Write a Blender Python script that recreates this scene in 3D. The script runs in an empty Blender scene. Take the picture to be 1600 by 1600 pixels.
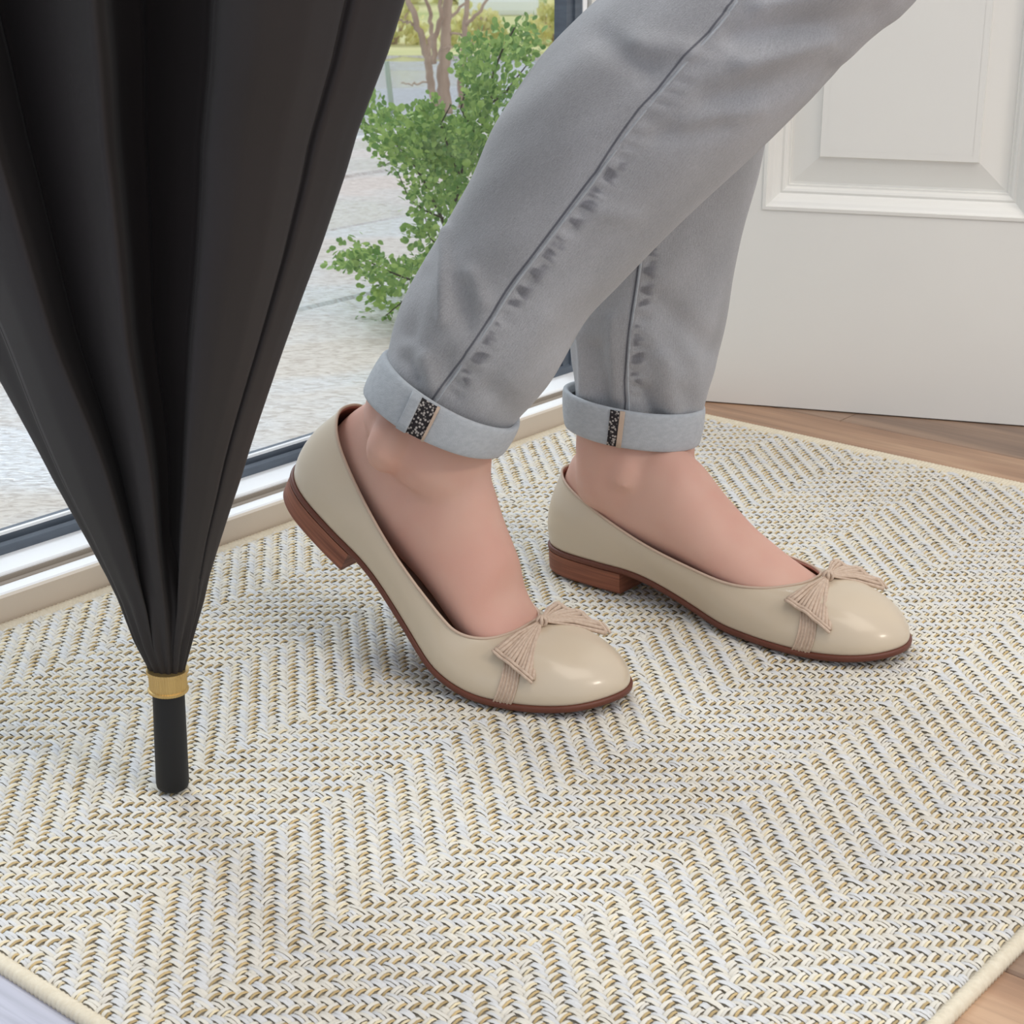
import bpy, math, random
import numpy as np
from mathutils import Vector, Matrix
random.seed(7); rng = np.random.default_rng(7)
C = bpy.context.scene.collection
SC = bpy.context.scene

# ------------------------------------------------------------------ camera
CF, CP, CH = 2700.0, math.radians(19.6), 0.43          # focal length in pixels, pitch, height
cam = bpy.data.cameras.new('camera'); co = bpy.data.objects.new('camera', cam); C.objects.link(co)
co.location = (0, 0, CH); co.rotation_euler = (math.pi/2 - CP, 0, 0)
cam.sensor_width = 36; cam.lens = CF/1600*36; cam.clip_start = 0.02; cam.clip_end = 200
cam.dof.use_dof = True; cam.dof.focus_distance = 0.98; cam.dof.aperture_fstop = 40
SC.camera = co

# ------------------------------------------------------------------ world, sun, added lights, exposure
W = bpy.data.worlds.new('world'); SC.world = W; W.use_nodes = True
nt = W.node_tree; bg = nt.nodes['Background']
tc = nt.nodes.new('ShaderNodeTexCoord'); sp = nt.nodes.new('ShaderNodeSeparateXYZ')
rp = nt.nodes.new('ShaderNodeValToRGB')
nt.links.new(tc.outputs['Generated'], sp.inputs[0]); nt.links.new(sp.outputs['Z'], rp.inputs[0])
rp.color_ramp.elements[0].position = 0.0; rp.color_ramp.elements[0].color = (0.86, 0.90, 0.95, 1)
rp.color_ramp.elements[1].position = 0.9; rp.color_ramp.elements[1].color = (0.78, 0.86, 1.0, 1)
nt.links.new(rp.outputs[0], bg.inputs[0]); bg.inputs[1].default_value = 0.88
def sun(name, az, el, energy, ang, col):
    l = bpy.data.lights.new(name, 'SUN'); l.energy = energy; l.angle = math.radians(ang); l.color = col
    o = bpy.data.objects.new(name, l); C.objects.link(o)
    a, e = math.radians(az), math.radians(el)          # azimuth the light comes from, from +y towards +x
    d = Vector((math.sin(a)*math.cos(e), math.cos(a)*math.cos(e), math.sin(e)))
    o.rotation_euler = d.to_track_quat('Z', 'Y').to_euler(); o.location = d*3
    return o
sun('hazy_sun', -30, 50, 1.45, 20, (0.88, 0.94, 1.0))
def area(name, loc, target, sx, sy, power, col):
    l = bpy.data.lights.new(name, 'AREA'); l.shape = 'RECTANGLE'; l.size = sx; l.size_y = sy; l.energy = power; l.color = col
    o = bpy.data.objects.new(name, l); C.objects.link(o); o.location = loc
    d = Vector(loc) - Vector(target); o.rotation_euler = d.to_track_quat('Z', 'Y').to_euler()
    return o
area('overhead_fill', (0.5, 0.3, 2.4), (0.1, 0.9, 0), 1.5, 1.5, 24, (1.0, 0.88, 0.74))  # broad warm fill added overhead, out of view
area('toe_highlight_lamp', (1.9, -0.5, 1.75), (0.1, 0.9, 0), 0.42, 0.30, 13, (1.0, 0.90, 0.78))  # small unseen light added for the highlights on the shoe toes
SC.view_settings.view_transform = 'Standard'; SC.view_settings.look = 'None'
SC.view_settings.gamma = 1.0; SC.view_settings.use_curve_mapping = False
SC.view_settings.exposure = 0.0

# ------------------------------------------------------------------ helpers
_c, _s = math.cos(CP), math.sin(CP)
def ray(px, py):
    u = (px-800)/CF; v = (800-py)/CF
    return np.array([u, _c+v*_s, -_s+v*_c])
def at_y(px, py, Y):                                    # world point on the plane y = Y
    d = ray(px, py); return np.array([0, 0, CH]) + d*(Y/d[1])
def on_z(px, py, z=0.0):
    d = ray(px, py); return np.array([0, 0, CH]) + d*((z-CH)/d[2])
def proj(P):
    P = np.asarray(P, float); x = P[..., 0]; y = P[..., 1]; z = P[..., 2]-CH
    F = y*_c - z*_s; U = y*_s + z*_c
    return np.stack([800+CF*x/F, 800-CF*U/F], -1)
AZ = math.radians(40.0)
AV = np.array([math.sin(AZ), math.cos(AZ), 0.0])        # along the window wall, away
NV = np.array([-math.cos(AZ), math.sin(AZ), 0.0])       # out through the window
def AN(a, n, z): return AV*a + NV*n + np.array([0, 0, z])

def srgb(r, g, b):
    f = lambda c: ((c/255+0.055)/1.055)**2.4 if c > 10 else c/255/12.92
    return (f(r), f(g), f(b), 1)
def mesh_obj(name, V, F, m, parent=None, smooth=False, uv=None, loc=None):
    me = bpy.data.meshes.new(name); V = np.asarray(V, float).reshape(-1, 3)
    me.from_pydata(V.tolist(), [], [tuple(int(i) for i in f) for f in F])
    if m: me.materials.append(m)
    if smooth: me.polygons.foreach_set('use_smooth', [True]*len(me.polygons))
    if uv is not None:
        l = me.uv_layers.new(name='UVMap'); vi = np.empty(len(me.loops), int); me.loops.foreach_get('vertex_index', vi)
        l.data.foreach_set('uv', np.asarray(uv, float)[vi].ravel())
    me.update()
    o = bpy.data.objects.new(name, me); C.objects.link(o)
    if parent is not None: o.parent = parent
    return o
def fixn(o):
    import bmesh
    b = bmesh.new(); b.from_mesh(o.data); bmesh.ops.recalc_face_normals(b, faces=b.faces); b.to_mesh(o.data); b.free(); return o
def empty(name, loc=(0, 0, 0)):
    o = bpy.data.objects.new(name, None); C.objects.link(o); o.location = loc; o.empty_display_size = 0.05; return o
def adopt(ch, par):                                     # keep world coordinates under a moved parent
    ch.parent = par; ch.matrix_parent_inverse = Matrix.Translation(par.location).inverted()
    return ch
def tag(o, label, cat, group=None, kind=None):
    if label: o['label'] = label
    if cat: o['category'] = cat
    if group: o['group'] = group
    if kind: o['kind'] = kind
    return o
class MB:
    def __init__(s): s.V = []; s.F = []; s.n = 0
    def add(s, V, F):
        V = np.asarray(V, float).reshape(-1, 3); s.V.append(V); s.F += [tuple(int(i)+s.n for i in f) for f in F]; s.n += len(V)
    def box(s, p0, p1, fr=None):
        x0, y0, z0 = p0; x1, y1, z1 = p1
        V = [(x0,y0,z0),(x1,y0,z0),(x1,y1,z0),(x0,y1,z0),(x0,y0,z1),(x1,y0,z1),(x1,y1,z1),(x0,y1,z1)]
        if fr: V = [fr(*v) for v in V]
        s.add(V, [(0,3,2,1),(4,5,6,7),(0,1,5,4),(1,2,6,5),(2,3,7,6),(3,0,4,7)])
    def tube(s, P, R, k=8, cap=True):
        P = np.asarray(P, float); n = len(P); R = np.broadcast_to(R, (n,)) if np.ndim(R) < 2 else R
        T = np.gradient(P, axis=0); T /= np.linalg.norm(T, axis=1)[:, None]+1e-12
        ref = np.array([0, 0, 1.0]) if abs(T[0][2]) < .9 else np.array([1.0, 0, 0])
        rings = []
        u = np.cross(ref, T[0]); u /= np.linalg.norm(u)
        for i in range(n):
            u = u - T[i]*(u@T[i]); u /= np.linalg.norm(u); w = np.cross(T[i], u)
            a = np.arange(k)*2*math.pi/k
            rings.append(P[i]+R[i]*(np.cos(a)[:, None]*u+np.sin(a)[:, None]*w))
        F = [(i*k+j, i*k+(j+1) % k, (i+1)*k+(j+1) % k, (i+1)*k+j) for i in range(n-1) for j in range(k)]
        if cap: F += [tuple(range(k-1, -1, -1)), tuple(range((n-1)*k, n*k))]
        s.add(np.concatenate(rings), F)
    def loft(s, rings, cap=True, closed=True):
        k = len(rings[0]); n = len(rings)
        F = [(i*k+j, i*k+(j+1) % k, (i+1)*k+(j+1) % k, (i+1)*k+j) for i in range(n-1) for j in range(k if closed else k-1)]
        if cap: F += [tuple(range(k-1, -1, -1)), tuple(range((n-1)*k, n*k))]
        s.add(np.concatenate([np.asarray(r, float) for r in rings]), F)
    def build(s, name, m, parent=None, smooth=False):
        return mesh_obj(name, np.concatenate(s.V), s.F, m, parent, smooth)

def mat(name, col, rough=0.5, spec=0.5, noise=None, bump=None, metal=0.0, coat=0, sheen=0, sss=0):
    """noise = (colour2, scale(xyz), factor, detail); bump = (scale, strength, distance)"""
    m = bpy.data.materials.new(name); m.use_nodes = True; t = m.node_tree; p = t.nodes['Principled BSDF']
    p.inputs['Base Color'].default_value = col; p.inputs['Roughness'].default_value = rough
    p.inputs['Specular IOR Level'].default_value = spec; p.inputs['Metallic'].default_value = metal
    p.inputs['Coat Weight'].default_value = coat; p.inputs['Coat Roughness'].default_value = .10
    p.inputs['Sheen Weight'].default_value = sheen; p.inputs['Subsurface Weight'].default_value = sss
    p.inputs['Subsurface Radius'].default_value = (.012, .005, .003); p.inputs['Subsurface Scale'].default_value = .6
    tc = t.nodes.new('ShaderNodeTexCoord')
    if noise:
        mp = t.nodes.new('ShaderNodeMapping'); mp.inputs['Scale'].default_value = noise[1]; t.links.new(tc.outputs['Object'], mp.inputs[0])
        n = t.nodes.new('ShaderNodeTexNoise'); n.inputs['Scale'].default_value = 1; n.inputs['Detail'].default_value = noise[3]
        t.links.new(mp.outputs[0], n.inputs['Vector'])
        r = t.nodes.new('ShaderNodeValToRGB'); r.color_ramp.elements[0].position = .35; r.color_ramp.elements[1].position = .65
        r.color_ramp.elements[0].color = col; r.color_ramp.elements[1].color = noise[0]
        mx = t.nodes.new('ShaderNodeMixRGB'); mx.inputs[0].default_value = noise[2]; mx.inputs[1].default_value = col
        t.links.new(n.outputs['Fac'], r.inputs[0]); t.links.new(r.outputs[0], mx.inputs[2]); t.links.new(mx.outputs[0], p.inputs['Base Color'])
    if bump:
        n = t.nodes.new('ShaderNodeTexNoise'); n.inputs['Scale'].default_value = bump[0]; n.inputs['Detail'].default_value = 3
        t.links.new(tc.outputs['Object'], n.inputs['Vector'])
        b = t.nodes.new('ShaderNodeBump'); b.inputs['Strength'].default_value = bump[1]; b.inputs['Distance'].default_value = bump[2]
        t.links.new(n.outputs['Fac'], b.inputs['Height']); t.links.new(b.outputs[0], p.inputs['Normal'])
    return m
M = {}
M['white_paint'] = mat('white_paint', srgb(232, 231, 226), .38, .4, (srgb(226, 225, 221), (6, 6, 6), .5, 2))
M['casing'] = mat('casing', srgb(250, 252, 254), .30)
M['riser'] = mat('riser', srgb(205, 192, 176), .5)
M['gasket'] = mat('gasket', srgb(92, 102, 114), .45, .5, (srgb(70, 78, 90), (30, 30, 200), .5, 2))
M['groove'] = mat('groove', srgb(150, 140, 128), .6)
M['leather'] = mat('leather', srgb(204, 187, 163), .32, .45, (srgb(200, 186, 165), (20, 20, 20), .5, 3), (900, .05, .0003), coat=.3)
M['lining'] = mat('lining', srgb(150, 95, 80), .6)
M['piping'] = mat('piping', srgb(196, 172, 152), .5)
M['sole'] = mat('sole', srgb(104, 58, 43), .45, .4, (srgb(95, 50, 36), (60, 60, 60), .6, 3))
M['thread'] = mat('thread', srgb(206, 184, 164), .7, .3, (srgb(180, 155, 135), (500, 500, 500), .5, 2), (3000, .3, .0003))
M['skin'] = mat('skin', srgb(214, 172, 154), .48, .35, (srgb(206, 152, 136), (22, 22, 22), .6, 3), (700, .08, .0004), sss=.12)
M['umb_tip'] = mat('umb_tip', srgb(24, 24, 25), .55, .35, None, (1200, .1, .0003))
M['gold'] = mat('gold', srgb(204, 174, 116), .32, .5, metal=.85)
M['wood'] = None
M['binding'] = mat('binding', srgb(226, 216, 194), .8, .2, (srgb(212, 200, 176), (300, 300, 300), .6, 2), (2500, .4, .0004))
M['backing'] = mat('backing', srgb(196, 188, 172), .9, .1)
M['bark'] = mat('bark', srgb(200, 176, 156), .9, .2, (srgb(160, 134, 116), (30, 30, 8), .8, 3), (80, .5, .003))
M['twig'] = mat('twig', srgb(72, 68, 52), .8, .2)

# leather / stacked heel with fine horizontal layers, from the UV map
def stacked(name):
    m = mat(name, srgb(140, 84, 62), .5, .35); t = m.node_tree; p = t.nodes['Principled BSDF']
    uv = t.nodes.new('ShaderNodeUVMap'); mp = t.nodes.new('ShaderNodeMapping'); mp.inputs['Scale'].default_value = (14, 420, 1)
    n = t.nodes.new('ShaderNodeTexNoise'); n.inputs['Scale'].default_value = 1; n.inputs['Detail'].default_value = 4
    r = t.nodes.new('ShaderNodeValToRGB'); r.color_ramp.elements[0].position = .3; r.color_ramp.elements[1].position = .7
    r.color_ramp.elements[0].color = srgb(108, 62, 46); r.color_ramp.elements[1].color = srgb(156, 98, 74)
    t.links.new(uv.outputs[0], mp.inputs[0]); t.links.new(mp.outputs[0], n.inputs['Vector']); t.links.new(n.outputs['Fac'], r.inputs[0]); t.links.new(r.outputs[0], p.inputs['Base Color'])
    return m
M['heel'] = stacked('heel')

# black umbrella cloth
def cloth():
    m = mat('black_cloth', srgb(36, 33, 31), .62, .35, (srgb(42, 34, 35), (5, 5, 3), .5, 1), None, sheen=.03)
    t = m.node_tree; p = t.nodes['Principled BSDF']; tc = t.nodes['Texture Coordinate']
    n = t.nodes.new('ShaderNodeTexNoise'); n.inputs['Scale'].default_value = 1600
    b = t.nodes.new('ShaderNodeBump'); b.inputs['Strength'].default_value = .12; b.inputs['Distance'].default_value = .0003
    t.links.new(tc.outputs['Object'], n.inputs['Vector']); t.links.new(n.outputs['Fac'], b.inputs['Height']); t.links.new(b.outputs[0], p.inputs['Normal'])
    return m
M['cloth'] = cloth()

# denim: u = signed distance from the seam (cm), v = distance up the leg (cm)
def denim(name, base, light, pv0, pv1):
    m = mat(name, base, .85, .2, sheen=.25); t = m.node_tree; p = t.nodes['Principled BSDF']; L = t.links.new
    def N(k, **kw):
        n = t.nodes.new(k)
        for a, b in kw.items(): setattr(n, a, b)
        return n
    def math_(op, a, b=None):
        n = N('ShaderNodeMath', operation=op)
        for i, v in enumerate((a, b)):
            if v is None: continue
            if isinstance(v, (int, float)): n.inputs[i].default_value = v
            else: L(v, n.inputs[i])
        return n.outputs[0]
    def rng_(x, a, b):                                  # smooth 0..1 between a and b
        n = N('ShaderNodeMapRange'); n.interpolation_type = 'SMOOTHSTEP'; L(x, n.inputs[0]); n.inputs[1].default_value = a; n.inputs[2].default_value = b
        return n.outputs[0]
    uv = N('ShaderNodeUVMap'); s = N('ShaderNodeSeparateXYZ'); L(uv.outputs[0], s.inputs[0]); u, v = s.outputs[0], s.outputs[1]
    def noise(sx, sy, det=3, rough=.6):
        mp = N('ShaderNodeMapping'); mp.inputs['Scale'].default_value = (sx, sy, 1); L(uv.outputs[0], mp.inputs[0])
        n = N('ShaderNodeTexNoise'); n.inputs['Scale'].default_value = 1; n.inputs['Detail'].default_value = det; n.inputs['Roughness'].default_value = rough; L(mp.outputs[0], n.inputs['Vector']); return n.outputs['Fac']
    # broad fading
    r = N('ShaderNodeMixRGB'); L(rng_(noise(.20, .10, 2), .3, .75), r.inputs[0]); r.inputs[1].default_value = base; r.inputs[2].default_value = light
    # fine threads: vertical warp streaks and grain
    th = noise(13, 2.2, 3, .7); gr = noise(12, 10, 3, .75)
    k = math_('ADD', math_('MULTIPLY', th, .50), math_('MULTIPLY', gr, .60)); k = math_('ADD', k, .45)
    m1 = N('ShaderNodeMixRGB', blend_type='MULTIPLY'); m1.inputs[0].default_value = 1; L(r.outputs[0], m1.inputs[1]); L(k, m1.inputs[2])
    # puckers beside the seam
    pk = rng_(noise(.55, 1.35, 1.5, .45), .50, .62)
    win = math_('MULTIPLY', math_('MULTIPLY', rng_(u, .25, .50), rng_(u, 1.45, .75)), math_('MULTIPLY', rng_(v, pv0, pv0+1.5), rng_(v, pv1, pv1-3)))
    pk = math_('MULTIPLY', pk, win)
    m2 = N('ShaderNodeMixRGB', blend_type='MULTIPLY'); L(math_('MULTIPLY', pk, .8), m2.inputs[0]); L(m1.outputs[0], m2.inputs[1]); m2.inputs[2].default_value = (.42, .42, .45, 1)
    # stitched seam line and pale ridge
    ln = math_('MULTIPLY', rng_(u, -.10, -.02), rng_(u, .10, .02))
    m3 = N('ShaderNodeMixRGB', blend_type='MULTIPLY'); L(math_('MULTIPLY', ln, .85), m3.inputs[0]); L(m2.outputs[0], m3.inputs[1]); m3.inputs[2].default_value = (.25, .25, .29, 1)
    rd = math_('MULTIPLY', rng_(u, .08, .16), rng_(u, .38, .24))
    m4 = N('ShaderNodeMixRGB', blend_type='MIX'); L(math_('MULTIPLY', rd, .35), m4.inputs[0]); L(m3.outputs[0], m4.inputs[1]); m4.inputs[2].default_value = light
    L(m4.outputs[0], p.inputs['Base Color'])
    b = N('ShaderNodeBump'); b.inputs['Strength'].default_value = .55; b.inputs['Distance'].default_value = .0007
    L(math_('ADD', th, gr), b.inputs['Height']); L(b.outputs[0], p.inputs['Normal'])
    return m
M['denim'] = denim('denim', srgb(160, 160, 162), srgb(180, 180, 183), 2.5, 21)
M['denim_cuff'] = mat('denim_cuff', srgb(182, 186, 190), .85, .2, (srgb(164, 168, 173), (260, 260, 500), .55, 3), (1500, .5, .0005), sheen=.2)
def tape():
    m = mat('tape', srgb(50, 46, 46), .8, .2); t = m.node_tree; p = t.nodes['Principled BSDF']; tc = t.nodes['Texture Coordinate']
    v = t.nodes.new('ShaderNodeTexVoronoi'); v.inputs['Scale'].default_value = 620; t.links.new(tc.outputs['Object'], v.inputs['Vector'])
    r = t.nodes.new('ShaderNodeValToRGB'); r.color_ramp.elements[0].position = .25; r.color_ramp.elements[1].position = .5
    r.color_ramp.elements[0].color = srgb(186, 178, 172); r.color_ramp.elements[1].color = srgb(46, 42, 44)
    t.links.new(v.outputs['Distance'], r.inputs[0]); t.links.new(r.outputs[0], p.inputs['Base Color'])
    return m
M['tape'] = tape()

# wood planks: grain runs along local x of each plank (object coordinates)
def wood(name, c1, c2, c3):
    m = mat(name, c1, .38, .45); t = m.node_tree; p = t.nodes['Principled BSDF']; tc = t.nodes['Texture Coordinate']; L = t.links.new
    oi = t.nodes.new('ShaderNodeObjectInfo'); ad = t.nodes.new('ShaderNodeVectorMath'); ad.operation = 'ADD'
    sc = t.nodes.new('ShaderNodeMath'); sc.operation = 'MULTIPLY'; sc.inputs[1].default_value = 37; L(oi.outputs['Random'], sc.inputs[0])
    L(tc.outputs['Object'], ad.inputs[0]); L(sc.outputs[0], ad.inputs[1])
    def noise(sx, sy, det):
        mp = t.nodes.new('ShaderNodeMapping'); mp.inputs['Scale'].default_value = (sx, sy, 1); L(ad.outputs[0], mp.inputs[0])
        n = t.nodes.new('ShaderNodeTexNoise'); n.inputs['Scale'].default_value = 1; n.inputs['Detail'].default_value = det; n.inputs['Distortion'].default_value = .6
        L(mp.outputs[0], n.inputs['Vector']); return n.outputs['Fac']
    r = t.nodes.new('ShaderNodeValToRGB'); e = r.color_ramp.elements; e[0].position = .30; e[0].color = c2; e[1].position = .68; e[1].color = c3
    k = e.new(.5); k.color = c1; L(noise(3, 26, 5), r.inputs[0])
    f = t.nodes.new('ShaderNodeMixRGB'); f.blend_type = 'MULTIPLY'; f.inputs[0].default_value = .35; L(r.outputs[0], f.inputs[1])
    r2 = t.nodes.new('ShaderNodeValToRGB'); r2.color_ramp.elements[0].position = .35; r2.color_ramp.elements[0].color = (.5, .5, .5, 1); r2.color_ramp.elements[1].position = .6
    n2 = noise(8, 240, 3); L(n2, r2.inputs[0]); L(r2.outputs[0], f.inputs[2]); L(f.outputs[0], p.inputs['Base Color'])
    b = t.nodes.new('ShaderNodeBump'); b.inputs['Strength'].default_value = .15; b.inputs['Distance'].default_value = .0006; L(n2, b.inputs['Height']); L(b.outputs[0], p.inputs['Normal'])
    return m
M['oak'] = wood('oak', srgb(176, 140, 112), srgb(150, 116, 92), srgb(196, 162, 132))
M['walnut'] = wood('walnut', srgb(150, 124, 104), srgb(112, 92, 80), srgb(166, 138, 116))
M['pale_grey'] = wood('pale_grey', srgb(186, 186, 198), srgb(170, 170, 184), srgb(200, 200, 212))  # pale lavender-grey planks before the near end of the rug

# wet stone outside: colour and puddle gloss from noise
def wet(name, c1, c2, sc, r0=.06, r1=.5):
    m = mat(name, c1, .4, .6); t = m.node_tree; p = t.nodes['Principled BSDF']; L = t.links.new
    g = t.nodes.new('ShaderNodeNewGeometry')
    def noise(s, det, dist=0.3):
        mp = t.nodes.new('ShaderNodeMapping'); mp.inputs['Rotation'].default_value = (0, 0, AZ-math.pi/2); mp.inputs['Scale'].default_value = s; L(g.outputs['Position'], mp.inputs[0])
        n = t.nodes.new('ShaderNodeTexNoise'); n.inputs['Scale'].default_value = 1; n.inputs['Detail'].default_value = det; n.inputs['Distortion'].default_value = dist; L(mp.outputs[0], n.inputs['Vector']); return n.outputs['Fac']
    big = noise((sc, sc*1.8, 1), 3)
    r = t.nodes.new('ShaderNodeValToRGB'); r.color_ramp.elements[0].position = .42; r.color_ramp.elements[1].position = .58; r.color_ramp.elements[0].color = c1; r.color_ramp.elements[1].color = c2; L(big, r.inputs[0])
    fine = noise((80, 190, 1), 4, .8)
    f = t.nodes.new('ShaderNodeMixRGB'); f.blend_type = 'MULTIPLY'; f.inputs[0].default_value = .8; L(r.outputs[0], f.inputs[1])
    r3 = t.nodes.new('ShaderNodeValToRGB'); r3.color_ramp.elements[0].position = .36; r3.color_ramp.elements[0].color = (.62, .56, .52, 1); r3.color_ramp.elements[1].position = .56; L(fine, r3.inputs[0]); L(r3.outputs[0], f.inputs[2])  # rippled puddle reflections painted into the colour as pale and brown flecks
    L(f.outputs[0], p.inputs['Base Color'])
    ro = t.nodes.new('ShaderNodeMapRange'); ro.inputs[1].default_value = .42; ro.inputs[2].default_value = .58; ro.inputs[3].default_value = r1; ro.inputs[4].default_value = r0; L(big, ro.inputs[0]); L(ro.outputs[0], p.inputs['Roughness'])
    b = t.nodes.new('ShaderNodeBump'); b.inputs['Strength'].default_value = .5; b.inputs['Distance'].default_value = .004; L(fine, b.inputs['Height']); L(b.outputs[0], p.inputs['Normal'])
    return m
M['slab'] = wet('slab', srgb(216, 205, 194), srgb(232, 232, 235), 2.2)
M['slab_warm'] = wet('slab_warm', srgb(222, 205, 194), srgb(230, 224, 220), 2.2)
M['asphalt'] = wet('asphalt', srgb(178, 180, 184), srgb(200, 203, 208), 1.2)
M['grass'] = mat('grass', srgb(190, 186, 92), .8, .2, (srgb(120, 150, 70), (9, 9, 9), .9, 4))
M['lawn'] = mat('lawn', srgb(226, 216, 160), .8, .2, (srgb(176, 184, 112), (2, 2, 2), .9, 4))
def leafm(name, c1, c2, tr=.35):
    m = mat(name, c1, .5, .35); t = m.node_tree; p = t.nodes['Principled BSDF']; L = t.links.new
    g = t.nodes.new('ShaderNodeNewGeometry'); r = t.nodes.new('ShaderNodeValToRGB')
    r.color_ramp.elements[0].color = c1; r.color_ramp.elements[1].color = c2; L(g.outputs['Random Per Island'], r.inputs[0]); L(r.outputs[0], p.inputs['Base Color'])
    tl = t.nodes.new('ShaderNodeBsdfTranslucent'); L(r.outputs[0], tl.inputs[0]); mx = t.nodes.new('ShaderNodeMixShader'); mx.inputs[0].default_value = tr
    L(p.outputs[0], mx.inputs[1]); L(tl.outputs[0], mx.inputs[2]); L(mx.outputs[0], t.nodes['Material Output'].inputs[0])
    return m
M['leaf'] = leafm('leaf', srgb(104, 146, 74), srgb(186, 212, 124))
M['hedge'] = leafm('hedge', srgb(208, 208, 138), srgb(255, 248, 196), .55)
M['hedge2'] = leafm('hedge2', srgb(140, 165, 120), srgb(200, 210, 160), .5)
def glass():
    m = bpy.data.materials.new('glass'); m.use_nodes = True; t = m.node_tree; t.nodes.remove(t.nodes['Principled BSDF'])
    tr = t.nodes.new('ShaderNodeBsdfTransparent'); tr.inputs[0].default_value = (.97, .985, .98, 1); gl = t.nodes.new('ShaderNodeBsdfGlossy'); gl.inputs['Roughness'].default_value = .02
    lw = t.nodes.new('ShaderNodeLayerWeight'); lw.inputs[0].default_value = .5; mx = t.nodes.new('ShaderNodeMixShader')
    pw = t.nodes.new('ShaderNodeMath'); pw.operation = 'POWER'; pw.inputs[1].default_value = 5; t.links.new(lw.outputs['Facing'], pw.inputs[0])
    fr = t.nodes.new('ShaderNodeMath'); fr.operation = 'MULTIPLY_ADD'; fr.inputs[1].default_value = .94; fr.inputs[2].default_value = .03; t.links.new(pw.outputs[0], fr.inputs[0])
    t.links.new(fr.outputs[0], mx.inputs[0]); t.links.new(tr.outputs[0], mx.inputs[1]); t.links.new(gl.outputs[0], mx.inputs[2]); t.links.new(mx.outputs[0], t.nodes['Material Output'].inputs[0])
    return m
M['glass'] = glass()

# ================================================================== THE SETTING
# ---- floor of planks that run towards the window
floor = mesh_obj('floor', [AN(-1.2, -1.2, -.012), AN(2.2, -1.2, -.012), AN(2.2, .90, -.012), AN(-1.2, .90, -.012)], [(0, 1, 2, 3)], M['walnut'])
tag(floor, 'wooden plank floor around and under the woven rug', None, kind='structure')
PW = .1349
def plank(a0, n0, n1, m):
    w, h, b = PW-.0008, .012, .0012; L = n1-n0-.0008
    xs = [(b, h), (w-b, h), (w, h-b), (w, 0), (0, 0), (0, h-b)]
    V = [(x, y, z) for x in (0, L) for y, z in xs]
    F = [(i, (i+1) % 6, 6+(i+1) % 6, 6+i) for i in range(6)] + [tuple(range(5, -1, -1)), tuple(range(6, 12))]
    o = mesh_obj('plank', V, F, m, None)
    # local x along n, local y along a
    o.matrix_world = Matrix(((NV[0], AV[0], 0, 0), (NV[1], AV[1], 0, 0), (0, 0, 1, -.012), (0, 0, 0, 1)))
    o.location = Vector(AN(a0, n0, -.012)); fixn(o); o.parent = floor
    return o
for i in range(-10, 9):
    a0 = .346 + i*PW
    off = (i*.37) % 1.1
    n = -1.2
    while n < .898:
        n1 = min(.898, (math.floor((n+off)/1.1)+1)*1.1 - off) if True else 0
        if n1 - n < .02: n1 = min(.898, n+1.1)
        m = M['pale_grey'] if a0 < .34 else (M['walnut'] if i in (7, 8, 4, 2) else M['oak'])
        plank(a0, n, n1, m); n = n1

# ---- window wall: sill profile (n, z) extruded along a
ACOR = 1.178                                             # where the glass ends
A0, A1 = -.9, 1.215
def prof(name, pts, m, a0=A0, a1=A1, kind=None, label=None, parent=None):
    k = len(pts); V = [AN(a, n, z) for a in (a0, a1) for n, z in pts]
    F = [(i, (i+1) % k, k+(i+1) % k, k+i) for i in range(k)] + [tuple(range(k-1, -1, -1)), tuple(range(k, 2*k))]
    o = fixn(mesh_obj(name, V, F, m, parent))
    if kind: tag(o, label, None, kind=kind)
    return o
prof('baseboard_left', [(.883, 0), (.883, .0205), (.8842, .0216), (.8945, .0216), (.8945, 0)], M['casing'], kind='structure', label='low white ledge between the rug and the window sill')
prof('trim_1', [(.8805, 0), (.8805, .0196), (.883, .0206), (.883, 0)], M['riser'], kind='structure', label='beige riser strip behind the rug edge')
prof('trim_2', [(.8945, 0), (.8945, .0222), (.8962, .0232), (.8972, .0222), (.8985, .0222), (.8992, .0250), (.9004, .0250), (.9004, 0)], M['groove'], kind='structure', label='grooved grey beige strip along the window sill')
win = empty('window_1', AN(.2, .92, 0)); tag(win, 'tall glazed window panel looking on to the wet pavement', None, kind='structure')
def wprof(name, pts, m, a0=A0, a1=A1): return adopt(prof(name, pts, m, a0, a1), win)
wprof('sill', [(.9004, 0), (.9004, .0262), (.9012, .0272), (.929, .0276), (.929, 0)], M['casing'])
wprof('bottom_rail', [(.9262, .0276), (.9262, .0335), (.9290, .0350), (.9305, .0335), (.9330, .0335), (.9330, .0380), (.9345, .0392), (.9420, .0392), (.9420, .0276)], M['gasket'], A0, ACOR+.02)
wprof('glazing_bead', [(.9331, .0380), (.9331, .0400), (.9350, .0404), (.9362, .0392), (.9362, .0380)], M['casing'], A0, ACOR)
b = MB(); b.box((A0, .9375, .030), (ACOR+.012, .9405, 2.0), AN); pane = adopt(b.build('pane', M['glass']), win); fixn(pane)
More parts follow.
